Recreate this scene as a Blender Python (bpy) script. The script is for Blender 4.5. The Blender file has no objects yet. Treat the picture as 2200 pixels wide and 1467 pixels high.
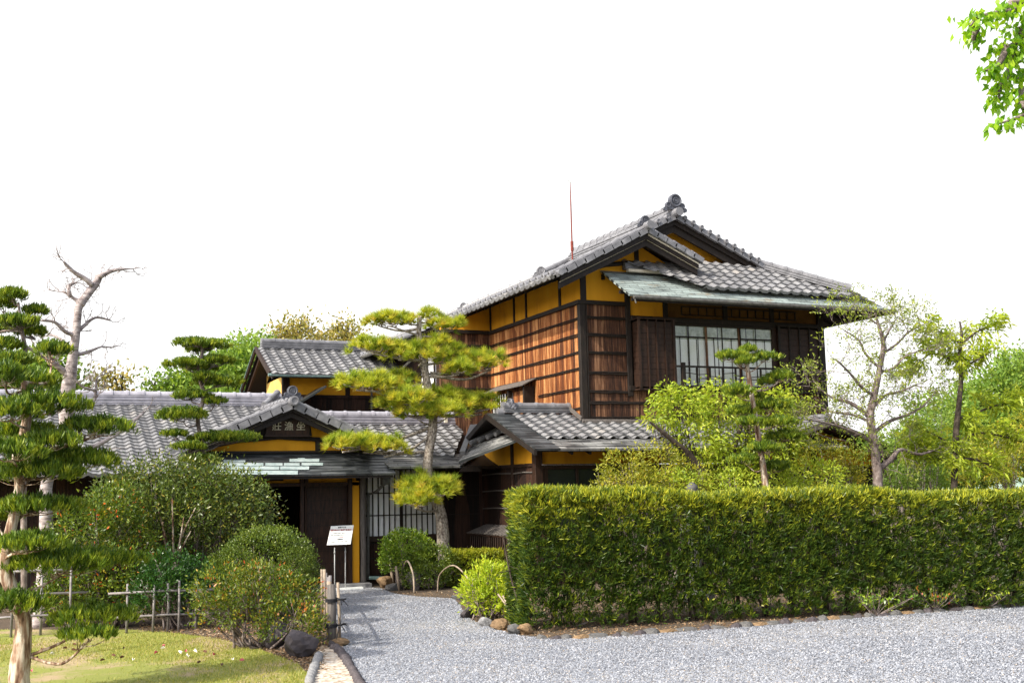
import bpy, bmesh, math
import numpy as np
from mathutils import Vector
R = math.radians
SC = bpy.context.scene
COL = SC.collection
# ------------------------------------------------------------------ camera
FPX, CAMH = 2400.0, 1.65
AZ, PIT, ROLL = R(24.0), math.atan(317/2400.0), R(1.25)
f0 = np.array([math.sin(AZ)*math.cos(PIT), math.cos(AZ)*math.cos(PIT), math.sin(PIT)])
_r = np.array([math.cos(AZ), -math.sin(AZ), 0.0]); _u = np.cross(_r, f0)
rv = _r*math.cos(ROLL)-_u*math.sin(ROLL); uv_ = _u*math.cos(ROLL)+_r*math.sin(ROLL)
cd = bpy.data.cameras.new('camera'); cam = bpy.data.objects.new('camera', cd); COL.objects.link(cam)
cd.sensor_width = 36; cd.lens = 36*FPX/2200.0; cd.clip_start = 0.1; cd.clip_end = 3000
from mathutils import Matrix
cam.matrix_world = Matrix(((rv[0], uv_[0], -f0[0], 0), (rv[1], uv_[1], -f0[1], 0), (rv[2], uv_[2], -f0[2], CAMH), (0, 0, 0, 1)))
SC.camera = cam
# ------------------------------------------------------------------ light
SUN_EL, SUN_AZ = R(40), math.atan2(-.955, -.30)
sd = bpy.data.lights.new('sun', 'SUN'); sd.energy = 4.7; sd.angle = R(0.5); sd.color = (1.0, .93, .80)
sun = bpy.data.objects.new('sun', sd); COL.objects.link(sun)
svec = Vector((math.sin(SUN_AZ)*math.cos(SUN_EL), math.cos(SUN_AZ)*math.cos(SUN_EL), math.sin(SUN_EL)))
sun.rotation_euler = svec.to_track_quat('Z', 'Y').to_euler()
W = bpy.data.worlds.new('World'); SC.world = W; W.use_nodes = True
nt = W.node_tree; nt.nodes.clear()
def N(nt, typ, **k):
    n = nt.nodes.new(typ)
    for a, v in k.items():
        if a in n.inputs.keys() if hasattr(n.inputs, 'keys') else False: n.inputs[a].default_value = v
        else: setattr(n, a, v)
    return n
sky = nt.nodes.new('ShaderNodeTexSky'); sky.sky_type = 'NISHITA'; sky.sun_disc = False
sky.sun_elevation = SUN_EL; sky.sun_rotation = SUN_AZ; sky.dust_density = 4.0
bg1 = nt.nodes.new('ShaderNodeBackground'); bg1.inputs[1].default_value = 0.25
hs = nt.nodes.new('ShaderNodeHueSaturation'); hs.inputs['Saturation'].default_value = .55; nt.links.new(sky.outputs[0], hs.inputs['Color'])
nt.links.new(hs.outputs[0], bg1.inputs[0])
# bright thin overcast low in the sky beyond the house (limited to the view side to hold back fill; seen and lighting alike)
bg2 = nt.nodes.new('ShaderNodeBackground'); bg2.inputs[0].default_value = (1.0, 1.0, 1.0, 1); bg2.inputs[1].default_value = 1.12
geo = nt.nodes.new('ShaderNodeTexCoord')
dot = nt.nodes.new('ShaderNodeVectorMath'); dot.operation = 'DOT_PRODUCT'
dot.inputs[1].default_value = (math.sin(AZ)*math.cos(R(10)), math.cos(AZ)*math.cos(R(10)), math.sin(R(10)))
nt.links.new(geo.outputs['Generated'], dot.inputs[0])
mr = nt.nodes.new('ShaderNodeMapRange'); mr.interpolation_type = 'SMOOTHSTEP'
mr.inputs[1].default_value = math.cos(R(58)); mr.inputs[2].default_value = math.cos(R(33))
nt.links.new(dot.outputs['Value'], mr.inputs[0])
mxs = nt.nodes.new('ShaderNodeMixShader'); wo = nt.nodes.new('ShaderNodeOutputWorld')
nt.links.new(mr.outputs[0], mxs.inputs[0]); nt.links.new(bg1.outputs[0], mxs.inputs[1]); nt.links.new(bg2.outputs[0], mxs.inputs[2])
nt.links.new(mxs.outputs[0], wo.inputs[0])
SC.view_settings.view_transform = 'Standard'; SC.view_settings.look = 'None'
SC.view_settings.exposure = 0.30; SC.view_settings.gamma = 1.0
# ------------------------------------------------------------------ pixel -> world helpers (design time measurements)
CO = np.array([0, 0, CAMH])
def ray(px, py): return f0*FPX+rv*(px-1100)-uv_*(py-733)
def at(px, py, y): d = ray(px, py); return CO+d*(y/d[1])
def atx(px, py, x): d = ray(px, py); return CO+d*(x/d[0])
def gz(px, py, z=0.0): d = ray(px, py); return CO+d*((z-CAMH)/d[2])
def mpp(y, px=1100, py=1000): return float((at(px, py, y)-CO)@f0)/FPX
# ------------------------------------------------------------------ mesh helper
class MB:
    def __init__(s): s.v = []; s.f = []; s.uv = []; s.fr = None
    def add(s, vs, fs, uv=None):
        n = len(s.v); s.v += [tuple(map(float, p)) for p in vs]; s.f += [tuple(i+n for i in f) for f in fs]
        s.uv += (list(uv) if uv is not None else [(0.0, 0.0)]*len(vs)); return s
    def box(s, x0, x1, y0, y1, z0, z1):
        return s.add([(x0,y0,z0),(x1,y0,z0),(x1,y1,z0),(x0,y1,z0),(x0,y0,z1),(x1,y0,z1),(x1,y1,z1),(x0,y1,z1)],
                     [(0,3,2,1),(4,5,6,7),(0,1,5,4),(1,2,6,5),(2,3,7,6),(3,0,4,7)])
    def bar(s, p0, p1, w, h, up=(0,0,1)):
        p0 = Vector(p0); p1 = Vector(p1); d = (p1-p0).normalized(); up = Vector(up)
        sd = d.cross(up).normalized()*w/2; n = sd.cross(d).normalized()*h/2
        vs = [p0-sd-n, p0+sd-n, p0+sd+n, p0-sd+n, p1-sd-n, p1+sd-n, p1+sd+n, p1-sd+n]
        return s.add(vs, [(3,2,1,0),(4,5,6,7),(0,1,5,4),(1,2,6,5),(2,3,7,6),(3,0,4,7)])
    def tube(s, pts, rad, n=8, caps=True, jag=0.0, rng=None):
        P = [Vector(p) for p in pts]; m = len(P)
        if not hasattr(rad, '__len__'): rad = [rad]*m
        base = len(s.v); prev = None; vs = []; fs = []
        for i, p in enumerate(P):
            d = (P[min(i+1, m-1)]-P[max(i-1, 0)]).normalized()
            if prev is None:
                a = Vector((0, 0, 1)) if abs(d.z) < .9 else Vector((1, 0, 0)); e1 = d.cross(a).normalized()
            else: e1 = (prev-d*prev.dot(d)).normalized()
            prev = e1; e2 = d.cross(e1)
            for k in range(n):
                a = 2*math.pi*k/n; r = rad[i]*(1+(rng.uniform(-jag, jag) if (jag and rng is not None) else 0))
                vs.append(p+(e1*math.cos(a)+e2*math.sin(a))*r)
        for i in range(m-1):
            for k in range(n):
                fs.append((i*n+k, i*n+(k+1) % n, (i+1)*n+(k+1) % n, (i+1)*n+k))
        if caps: fs.append(tuple(range(n))[::-1]); fs.append(tuple((m-1)*n+k for k in range(n)))
        return s.add(vs, fs)
    def prism(s, poly, d):        # poly: list of 3-D points, extruded by vector d
        n = len(poly); d = Vector(d); a = [Vector(p) for p in poly]; b = [p+d for p in a]
        fs = [tuple(range(n))[::-1], tuple(range(n, 2*n))]+[(i, (i+1) % n, n+(i+1) % n, n+i) for i in range(n)]
        return s.add(a+b, fs)
    def disc(s, c, d, r, t, n=14): # short cylinder along d
        c = Vector(c); d = Vector(d).normalized(); return s.tube([c-d*t/2, c+d*t/2], r, n)
    def torus(s, c, d, r0, r1, n=16, m=6, a0=0, a1=2*math.pi, r0b=None):
        c = Vector(c); d = Vector(d).normalized(); up = Vector((0,0,1)) if abs(d.z) < .9 else Vector((1,0,0))
        e1 = d.cross(up).normalized(); e2 = e1.cross(d)
        pts = [];
        for i in range(n+1):
            a = a0+(a1-a0)*i/n; rr = r0+((r0b if r0b is not None else r0)-r0)*i/n
            pts.append(c+(e1*math.cos(a)+e2*math.sin(a))*rr)
        return s.tube(pts, r1, m)
def wloc(p):
    v = Vector((0,0,0))
    while p is not None: v += p.location; p = p.parent
    return v
def build(name, mb, mat, parent=None, smooth=False, clip=None, bevel=0, loc=None):
    me = bpy.data.meshes.new(name); o = bpy.data.objects.new(name, me); COL.objects.link(o)
    off = wloc(parent)
    if loc is not None: o.location = loc; off = off+Vector(loc)
    v = np.array(mb.v, dtype=float)-np.array(off)
    me.from_pydata(v.tolist(), [], mb.f); me.update()
    uvl = me.uv_layers.new(name='UVMap')
    idx = np.empty(len(me.loops), dtype=np.int32); me.loops.foreach_get('vertex_index', idx)
    uvl.data.foreach_set('uv', np.array(mb.uv, dtype=np.float32)[idx].ravel())
    if mb.fr is not None:
        at_ = me.attributes.new('rnd', 'FLOAT', 'FACE'); at_.data.foreach_set('value', np.array(mb.fr, dtype=np.float32))
    if clip:
        bm = bmesh.new(); bm.from_mesh(me)
        for p, n in clip:
            bmesh.ops.bisect_plane(bm, geom=bm.verts[:]+bm.edges[:]+bm.faces[:], plane_co=Vector(p)-off, plane_no=Vector(n), clear_outer=True)
        bm.to_mesh(me); bm.free()
    if smooth: me.polygons.foreach_set('use_smooth', [True]*len(me.polygons))
    me.materials.append(mat)
    if bevel:
        m = o.modifiers.new('bevel', 'BEVEL'); m.width = bevel; m.segments = 1; m.limit_method = 'ANGLE'
    if parent is not None: o.parent = parent
    return o
def thing(name, label, cat, loc=(0,0,0), group=None):
    o = bpy.data.objects.new(name, None); COL.objects.link(o); o.location = loc; o.empty_display_size = .2
    o['label'] = label; o['category'] = cat
    if group: o['group'] = group
    return o
def tag(o, label, cat, group=None):
    o['label'] = label; o['category'] = cat
    if group: o['group'] = group
    return o
def struct(o): o['kind'] = 'structure'; return o
def dup(root, loc, label=None):
    r = root.copy(); COL.objects.link(r); r.location = loc
    if label: r['label'] = label
    for ch in list(root.children):
        c = ch.copy(); COL.objects.link(c); c.parent = r
        for g in ch.children:
            d = g.copy(); COL.objects.link(d); d.parent = c
    return r
# ------------------------------------------------------------------ materials
def mat_new(name):
    m = bpy.data.materials.new(name); m.use_nodes = True; t = m.node_tree
    return m, t, t.nodes['Principled BSDF'], t.nodes['Material Output']
def L(t, a, b): t.links.new(a, b)
def ramp(t, src, stops, interp='LINEAR'):
    r = t.nodes.new('ShaderNodeValToRGB'); r.color_ramp.interpolation = interp; e = r.color_ramp.elements
    while len(e) < len(stops): e.new(.5)
    for i, (p, c) in enumerate(stops): e[i].position = p; e[i].color = (*c, 1)
    L(t, src, r.inputs[0]); return r.outputs[0]
def coords(t, scale=(1,1,1), kind='Object', rot=(0,0,0)):
    c = t.nodes.new('ShaderNodeTexCoord'); m = t.nodes.new('ShaderNodeMapping'); m.inputs['Scale'].default_value = scale; m.inputs['Rotation'].default_value = rot
    L(t, c.outputs[kind], m.inputs[0]); return m.outputs[0]
def noise(t, vec, scale=5, detail=4, rough=.55, out='Fac'):
    n = t.nodes.new('ShaderNodeTexNoise'); n.inputs['Scale'].default_value = scale; n.inputs['Detail'].default_value = detail
    n.inputs['Roughness'].default_value = rough
    if vec is not None: L(t, vec, n.inputs['Vector'])
    return n.outputs[out]
def mixc(t, fac, a, b, mode='MIX'):
    m = t.nodes.new('ShaderNodeMix'); m.data_type = 'RGBA'; m.blend_type = mode
    def put(i, v):
        if isinstance(v, (tuple, list)): m.inputs[i].default_value = (*v, 1) if len(v) == 3 else v
        elif isinstance(v, (int, float)): m.inputs[i].default_value = v
        else: L(t, v, m.inputs[i])
    put(0, fac); put(6, a); put(7, b); return m.outputs[2]
def bump(t, b, h, st=.5, dist=.02):
    n = t.nodes.new('ShaderNodeBump'); n.inputs['Strength'].default_value = st; n.inputs['Distance'].default_value = dist
    L(t, h, n.inputs['Height']); L(t, n.outputs[0], b.inputs['Normal'])
def simple(name, stops, scale=(1,1,1), ns=8, detail=5, rough=.6, bst=.3, bd=.01, spec=.3, kind='Object'):
    m, t, b, o = mat_new(name); v = coords(t, scale, kind); n = noise(t, v, ns, detail)
    L(t, ramp(t, n, stops), b.inputs['Base Color']); b.inputs['Roughness'].default_value = rough
    b.inputs['Specular IOR Level'].default_value = spec
    if bst: bump(t, b, n, bst, bd)
    return m
def attr(t, name='rnd'):
    a = t.nodes.new('ShaderNodeAttribute'); a.attribute_name = name; return a.outputs['Fac']
def leafmat(name, stops, trans=.35, rough=.5, spec=.35, tint=(1.25, 1.25, .6)):
    m, t, b, o = mat_new(name); c = ramp(t, attr(t), stops)
    L(t, c, b.inputs['Base Color']); b.inputs['Roughness'].default_value = rough; b.inputs['Specular IOR Level'].default_value = spec
    tr = t.nodes.new('ShaderNodeBsdfTranslucent'); mx = t.nodes.new('ShaderNodeMixShader'); mx.inputs[0].default_value = trans
    L(t, mixc(t, 1.0, c, tint, 'MULTIPLY'), tr.inputs[0]); L(t, b.outputs[0], mx.inputs[1]); L(t, tr.outputs[0], mx.inputs[2]); L(t, mx.outputs[0], o.inputs[0])
    return m
M = {}
M['dark'] = simple('dark_timber', [(.25,(.006,.005,.004)),(.6,(.018,.012,.009)),(.85,(.05,.035,.025))], (12,12,1.5), 4, 5, .6, .3, .004)
M['brown'] = simple('brown_timber', [(.25,(.010,.006,.004)),(.6,(.032,.015,.009)),(.9,(.08,.038,.02))], (10,10,1.5), 4, 5, .55, .3, .004)
M['greywood'] = simple('weathered_timber', [(.25,(.05,.045,.042)),(.6,(.13,.115,.105)),(.9,(.25,.22,.20))], (14,14,1.2), 4, 5, .7, .3, .004)
M['plaster'] = simple('ochre_plaster', [(.25,(.44,.19,.018)),(.42,(.62,.29,.02)),(.6,(.68,.325,.022)),(.85,(.70,.38,.045))], (1.6,1.6,.7), 2.2, 9, .85, .4, .004, .1)
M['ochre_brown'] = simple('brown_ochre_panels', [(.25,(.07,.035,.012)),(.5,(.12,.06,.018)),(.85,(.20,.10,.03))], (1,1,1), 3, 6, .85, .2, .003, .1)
M['sashwood'] = simple('worn_sash_timber', [(.3,(.03,.013,.008)),(.5,(.10,.045,.02)),(.75,(.28,.16,.08))], (6,6,1.2), 3, 5, .55, .2, .003)
M['plaster_sunlit'] = simple('sunlit_plaster', [(.3,(.62,.40,.10)),(.7,(.70,.48,.16))], (1,1,1), 3, 6, .85, .15, .003, .1)  # sunlight on the back block's end wall is put into this lighter ochre
def bark(name, dk, md, lt, hi):
    m, t, b, o = mat_new(name)
    v = coords(t, (30,30,1.1)); n1 = noise(t, v, 1.6, 8, .75)
    v3 = coords(t, (5,5,.35)); n3 = noise(t, v3, 1.5, 2)
    vb = coords(t, (6,6,.22)); vo = t.nodes.new('ShaderNodeTexVoronoi'); vo.inputs['Scale'].default_value = 1.0; L(t, vb, vo.inputs['Vector'])
    sep = t.nodes.new('ShaderNodeSeparateColor'); L(t, vo.outputs['Color'], sep.inputs[0])
    ad = t.nodes.new('ShaderNodeMath'); ad.operation = 'MULTIPLY_ADD'; L(t, sep.outputs[0], ad.inputs[0]); ad.inputs[1].default_value = .22; L(t, n1, ad.inputs[2])
    ad2 = t.nodes.new('ShaderNodeMath'); ad2.operation = 'MULTIPLY_ADD'; L(t, n3, ad2.inputs[0]); ad2.inputs[1].default_value = .25; L(t, ad.outputs[0], ad2.inputs[2])
    L(t, ramp(t, ad2.outputs[0], [(.53,dk),(.63,md),(.74,lt),(.86,hi)]), b.inputs['Base Color'])
    b.inputs['Roughness'].default_value = .7; b.inputs['Specular IOR Level'].default_value = .25; bump(t, b, n1, .9, .015); return m
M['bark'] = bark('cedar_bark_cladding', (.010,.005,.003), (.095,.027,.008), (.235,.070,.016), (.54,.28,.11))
M['barkf'] = bark('brown_shaded_bark', (.007,.004,.003), (.034,.014,.008), (.085,.034,.016), (.25,.13,.07))  # browner bark than the side wall, with facade shade also in the tone
M['barkd'] = bark('dark_or_shaded_cladding', (.003,.0022,.002), (.008,.004,.003), (.018,.008,.005), (.045,.02,.012))  # dark boards; on the rear block the tone stands for eave shadow
# roof tile
m, t, b, o = mat_new('grey_kawara_tile'); v = coords(t, (1,1,1)); n = noise(t, v, 2.2, 5); c1 = ramp(t, attr(t), [(0,(.13,.13,.137)),(.5,(.18,.18,.188)),(.9,(.225,.224,.23)),(1,(.27,.255,.24))])
L(t, mixc(t, ramp(t, n, [(.45,(0,0,0)),(.75,(.45,.45,.45))]), c1, (.30,.297,.29)), b.inputs['Base Color'])
b.inputs['Roughness'].default_value = .36; b.inputs['Specular IOR Level'].default_value = .6; bump(t, b, noise(t, v, 40, 3), .15, .004); M['tile'] = m
M['ridge'] = simple('ridge_tile_clay', [(.3,(.12,.12,.13)),(.6,(.20,.20,.215)),(.85,(.34,.335,.35))], (1,1,1), 7, 5, .4, .15, .004, .5)
M['ridge_light'] = simple('pale_ridge_tile', [(.3,(.24,.235,.27)),(.6,(.38,.37,.42)),(.85,(.50,.49,.54))], (1,1,1), 7, 5, .35, .15, .004, .5)
M['ornament'] = simple('dark_ornament_clay', [(.3,(.04,.043,.055)),(.7,(.11,.115,.14))], (1,1,1), 12, 5, .4, .3, .004, .5)
def copper(name, a, bcol, fac_lo, fac_hi, wid=.45, row=.13, rust=None):
    m, t, b, o = mat_new(name); v = coords(t, (1,1,1), 'UV')
    br = t.nodes.new('ShaderNodeTexBrick'); br.inputs['Scale'].default_value = 1; br.inputs['Brick Width'].default_value = wid; br.inputs['Row Height'].default_value = row
    br.inputs['Mortar Size'].default_value = .006; br.inputs['Color1'].default_value = (0,0,0,1); br.inputs['Color2'].default_value = (1,1,1,1); br.inputs['Mortar'].default_value = (.3,.3,.3,1); L(t, v, br.inputs['Vector'])
    n = noise(t, coords(t, (1.2,5,1), 'UV'), 1.6, 6, .62)
    md = t.nodes.new('ShaderNodeMath'); md.operation = 'MULTIPLY_ADD'; L(t, br.outputs['Color'], md.inputs[0]); md.inputs[1].default_value = .16; L(t, n, md.inputs[2])
    f = t.nodes.new('ShaderNodeMapRange'); L(t, md.outputs[0], f.inputs[0]); f.inputs[1].default_value = fac_lo; f.inputs[2].default_value = fac_hi
    c = mixc(t, f.outputs[0], a, bcol)
    if rust: c = mixc(t, ramp(t, noise(t, coords(t, (.8,2,1), 'UV'), 2.3, 5), [(.58,(0,0,0)),(.7,(.8,.8,.8))]), c, rust)
    c = mixc(t, br.outputs['Fac'], c, (.03,.035,.035)); L(t, c, b.inputs['Base Color'])
    b.inputs['Roughness'].default_value = .45; b.inputs['Metallic'].default_value = .15; bump(t, b, md.outputs[0], .3, .006); return m
M['cu_green'] = copper('verdigris_copper', (.17,.20,.195), (.42,.49,.47), .42, .68, .42, .10, (.30,.20,.10))
M['cu_dark'] = copper('dark_copper', (.03,.034,.038), (.16,.17,.18), .50, .80, .45, .12)
M['cu_mid'] = copper('grey_copper', (.07,.07,.072), (.40,.40,.39), .46, .72, .40, .11)
M['cu_patch'] = simple('pale_verdigris', [(.3,(.22,.29,.29)),(.7,(.42,.48,.48))], (1,1,1), 9, 4, .4, .1, .002, .4)
M['gutter'] = simple('gutter_copper', [(.3,(.05,.045,.04)),(.7,(.12,.12,.11))], (3,3,3), 5, 4, .5, .1, .002)
M['gutter_green'] = simple('gutter_verdigris', [(.3,(.10,.17,.16)),(.7,(.25,.36,.34))], (3,3,3), 5, 4, .5, .1, .002)
M['mortar'] = simple('lime_mortar', [(.3,(.45,.40,.30)),(.7,(.65,.60,.50))], (1,1,1), 9, 4, .9, .3, .004)
M['shoji'] = simple('shoji_paper', [(.3,(.86,.87,.88)),(.7,(.92,.92,.92))], (1,1,1), 3, 3, .9, 0)
M['white'] = simple('white_board', [(.3,(.78,.80,.78)),(.7,(.84,.85,.83))], (1,1,1), 3, 3, .5, 0)
M['metal'] = simple('pale_steel', [(.3,(.35,.36,.36)),(.7,(.5,.5,.5))], (1,1,1), 9, 3, .35, 0, .0, .5)
M['red'] = simple('rust_red_paint', [(.3,(.12,.018,.01)),(.7,(.22,.05,.035))], (1,1,5), 7, 4, .6, .1)
M['black'] = simple('black_ink', [(0,(.02,.02,.02)),(1,(.03,.03,.03))], (1,1,1), 5, 1, .7, 0)
M['doorwood'] = simple('dark_door_timber', [(.3,(.012,.007,.005)),(.7,(.05,.022,.013))], (9,9,1.5), 4, 5, .55, .2, .003)
M['redink'] = simple('dark_red_ink', [(0,(.30,.01,.01)),(1,(.34,.015,.015))], (1,1,1), 5, 1, .7, 0)
M['gilt'] = simple('faded_gilt', [(.3,(.30,.26,.18)),(.7,(.5,.46,.36))], (1,1,1), 30, 3, .6, 0)
M['rope'] = simple('black_rope', [(0,(.01,.01,.012)),(1,(.03,.03,.035))], (1,1,1), 60, 2, .9, .3)
M['bamboo'] = simple('weathered_bamboo', [(.25,(.16,.12,.09)),(.55,(.34,.27,.20)),(.85,(.52,.44,.34))], (3,3,3), 3, 4, .5, .1, .002)
M['bamboo_grey'] = simple('grey_bamboo', [(.25,(.10,.09,.09)),(.55,(.22,.20,.20)),(.85,(.36,.33,.32))], (3,3,3), 3, 4, .5, .1, .002)
M['bamboo_red'] = simple('brown_bamboo', [(.25,(.16,.05,.03)),(.6,(.34,.15,.08)),(.85,(.45,.26,.15))], (3,3,3), 3, 4, .5, .1, .002)
# thin reflecting window glass
m, t, b, o = mat_new('window_glass'); tr = t.nodes.new('ShaderNodeBsdfTransparent'); tr.inputs[0].default_value = (.97,.98,.97,1)
gl = t.nodes.new('ShaderNodeBsdfGlossy'); gl.inputs['Roughness'].default_value = .03; fr = t.nodes.new('ShaderNodeFresnel'); fr.inputs[0].default_value = 1.5
mx = t.nodes.new('ShaderNodeMixShader'); mx.inputs[0].default_value = .06; L(t, tr.outputs[0], mx.inputs[1]); L(t, gl.outputs[0], mx.inputs[2]); L(t, mx.outputs[0], o.inputs[0]); M['glass'] = m
m, t, b, o = mat_new('tree_reflection_glass'); n = noise(t, coords(t), 9, 6, .7); L(t, ramp(t, n, [(.35,(.22,.25,.17)),(.55,(.40,.43,.34)),(.7,(.62,.64,.58))]), b.inputs['Base Color']); b.inputs['Roughness'].default_value = .15; M['tree_refl'] = m  # grey green mottling paints reflected trees into the upper panes
m, t, b, o = mat_new('dark_glass'); b.inputs['Base Color'].default_value = (.012,.018,.016,1); b.inputs['Roughness'].default_value = .25; M['dglass'] = m
def stone(name, a, c, s=6): return simple(name, [(.25,a),(.75,c)], (1,1,1), s, 7, .8, .6, .01, .25)
M['stone'] = stone('grey_stone', (.05,.05,.05), (.16,.155,.15)); M['stone_p'] = stone('purple_grey_stone', (.035,.03,.033), (.11,.095,.10), 4)
M['stone_o'] = stone('ochre_stone', (.12,.075,.04), (.30,.20,.11), 5); M['stone_l'] = stone('pale_stone', (.13,.13,.14), (.32,.32,.32), 7)
def trunkmat(name, stops, sc=(7,7,2.2), ns=3, bst=.8): return simple(name, stops, sc, ns, 7, .85, bst, .02, .2)
M['t_pine'] = trunkmat('pine_bark', [(.35,(.08,.06,.05)),(.5,(.28,.24,.20)),(.7,(.48,.44,.39))], (9,9,5), 4)
M['t_pod'] = trunkmat('peeling_pale_bark', [(.36,(.09,.045,.03)),(.48,(.28,.18,.12)),(.6,(.55,.47,.38))], (9,9,1.6), 2.5)
M['t_bare'] = trunkmat('smooth_pinkish_bark', [(.3,(.12,.09,.085)),(.5,(.31,.265,.26)),(.75,(.52,.46,.45))], (3,3,9), 3, .4)
M['t_grey'] = trunkmat('grey_brown_bark', [(.3,(.07,.05,.045)),(.55,(.20,.16,.145)),(.75,(.38,.33,.31))], (5,5,3), 3, .6)
M['t_dark'] = trunkmat('dark_bark', [(.3,(.025,.018,.014)),(.7,(.09,.07,.055))], (5,5,3), 3, .6)
# ------------------------------------------------------------------ roof helpers
RNG = np.random.default_rng(7)
def V(*a): return Vector(a)
def tile_sheet(O, ua, ud, A, B, tw=.24, th=.185, step=.028, amp=.022, edge=True):
    """S-shaped clay tiles in stepped courses; O top corner, ua along ridge, ud down the slope"""
    mb = MB(); mb.fr = []; O = Vector(O); ua = Vector(ua).normalized(); ud = Vector(ud).normalized(); n = ua.cross(ud)
    if n.z < 0: n = -n
    S = 8; na = int(math.ceil(A/tw)); nb = int(math.ceil(B/th))
    prof = [amp*(-.75*math.cos(2*math.pi*k/S)+.35*math.cos(4*math.pi*k/S+.6)) for k in range(S)]
    vs = []; fs = []
    for r in range(nb):
        b0, b1 = r*th, (r+1)*th
        for i in range(na):
            j = RNG.uniform(-.004, .004); rr = RNG.random(); st = step*RNG.uniform(.85, 1.15); base = len(vs)
            for k in range(S+1):
                a = (i+k/S)*tw; h = prof[k % S]
                vs.append(O+ua*a+ud*b0+n*(h)); vs.append(O+ua*a+ud*(b1+j)+n*(h+st)); vs.append(O+ua*a+ud*(b1+j+.004)+n*(h-.012 if r < nb-1 or not edge else h-.03))
            for k in range(S):
                q = base+3*k; fs.append((q, q+3, q+4, q+1)); fs.append((q+1, q+4, q+5, q+2)); mb.fr += [rr, rr*.4]
    mb.add(vs, fs); return mb
def course_sheet(O, ua, ud, A, B, row=.12, step=.008, thick=.03):
    """thin metal shingle courses laid over a board, with a real thickness at the eave"""
    mb = MB(); O = Vector(O); ua = Vector(ua).normalized(); ud = Vector(ud).normalized(); n = ua.cross(ud)
    if n.z < 0: n = -n
    nb = max(1, int(round(B/row))); row = B/nb; sg = max(1, int(A/.45))
    for r in range(nb):
        for i in range(sg):
            a0, a1 = A*i/sg, A*(i+1)/sg; z0 = RNG.uniform(-.001, .001); b0, b1 = r*row, (r+1)*row
            vs = [O+ua*a0+ud*b0, O+ua*a1+ud*b0, O+ua*a1+ud*b1+n*(step+z0), O+ua*a0+ud*b1+n*(step+z0), O+ua*a1+ud*b1-n*.001, O+ua*a0+ud*b1-n*.001]
            mb.add(vs, [(0,1,2,3),(3,2,4,5)], [(a0,b0),(a1,b0),(a1,b1),(a0,b1),(a1,b1),(a0,b1)])
    p = [O, O+ua*A, O+ua*A+ud*B, O+ud*B]; q = [x-n*thick for x in p]
    q = [q[0], q[1], q[2], q[3]]
    mb.add(p+q, [(4,5,6,7),(0,4,7,3),(1,2,6,5),(2,3,7,6),(0,1,5,4)], [(0,0),(A,0),(A,B),(0,B)]*2); return mb
def ridge_mb(p0, p1, h=.2, w=.26, cap=.075, seg=.28, layers=3, mb=None):
    mb = mb or MB(); p0 = Vector(p0); p1 = Vector(p1); d = p1-p0; Ln = d.length; d.normalize()
    up = V(0,0,1); lh = (h-cap*.6)/layers
    for l in range(layers):
        wl = w-l*.035; z = lh*(l+.5); mb.bar(p0+up*z, p1+up*z, wl-.03, lh*.98); mb.bar(p0+up*(z+lh*.35), p1+up*(z+lh*.35), wl, lh*.28)
    c = up*(h-cap*.35); mb.tube([p0+c, p1+c], cap, 12)
    k = int(Ln/seg)
    for i in range(k+1):
        q = p0+d*min(Ln-.02, max(.02, Ln*i/max(1, k)))+c; mb.tube([q-d*.022, q+d*.022], cap*1.17, 12)
    return mb
def onigawara(p, d, s, mb=None):
    """round ridge-end ornament with side scrolls, facing direction d"""
    mb = mb or MB(); p = Vector(p); d = Vector(d).normalized(); sd = d.cross(V(0,0,1)).normalized()
    mb.disc(p, d, .62*s, .35*s, 20); mb.torus(p+d*.18*s, d, .50*s, .09*s, 20, 6); mb.torus(p+d*.18*s, d, .24*s, .06*s, 14, 6)
    mb.disc(p+d*.17*s, d, .14*s, .12*s, 10)
    for g in (-1, 1):
        q = p+sd*g*.72*s-V(0,0,.42*s)
        mb.disc(q, d, .27*s, .24*s, 12); mb.torus(q+d*.12*s, d, .2*s, .06*s, 12, 5)
        mb.disc(p+sd*g*1.0*s-V(0,0,.78*s), d, .2*s, .2*s, 10)
    mb.bar(p-V(0,0,.62*s)-sd*.75*s, p-V(0,0,.62*s)+sd*.75*s, .25*s, .35*s)
    return mb
def rake_tiles(p0, p1, d, mb=None, r=.048, seg=.2, drop=.1, discs=True):
    """verge tiles along a gable edge: overlapping blocks and round bar, discs facing d"""
    mb = mb or MB(); p0 = Vector(p0); p1 = Vector(p1); e = p1-p0; Ln = e.length; e.normalize(); d = Vector(d)
    k = int(Ln/seg)
    for i in range(k):
        a = p0+e*(Ln*i/k); b = p0+e*(Ln*(i+1)/k+.015); o = V(0,0,.012*(i % 2))
        mb.bar(a+d*.02-V(0,0,drop*.45)+o, b+d*.02-V(0,0,drop*.45)+o-V(0,0,.012), .07, drop, up=(0,0,1))
        mb.tube([a-d*.06+V(0,0,.035), b-d*.06+V(0,0,.022)], [r, r*.93], 10)
        if discs: c = a+d*.08+V(0,0,.01); mb.tube([c-d*.12, c+d*.0], r*.95, 12); mb.torus(c, d, r*.7, r*.18, 12, 5)
    return mb
def poly_slab(pts, n_off, mb=None):
    mb = mb or MB(); return mb.prism(pts, n_off)
def rafters(xs, p_top, p_bot, w=.05, h=.07, mb=None):
    mb = mb or MB()
    for x in xs: mb.bar(p_top(x), p_bot(x), w, h)
    return mb
def bark_wall(name, poly, out, parent, mat, label=None):
    """cladding panel polygon with small thickness inward"""
    mb = MB(); mb.prism(poly, -Vector(out)*.05); o = build(name, mb, mat, parent)
    return o
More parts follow.
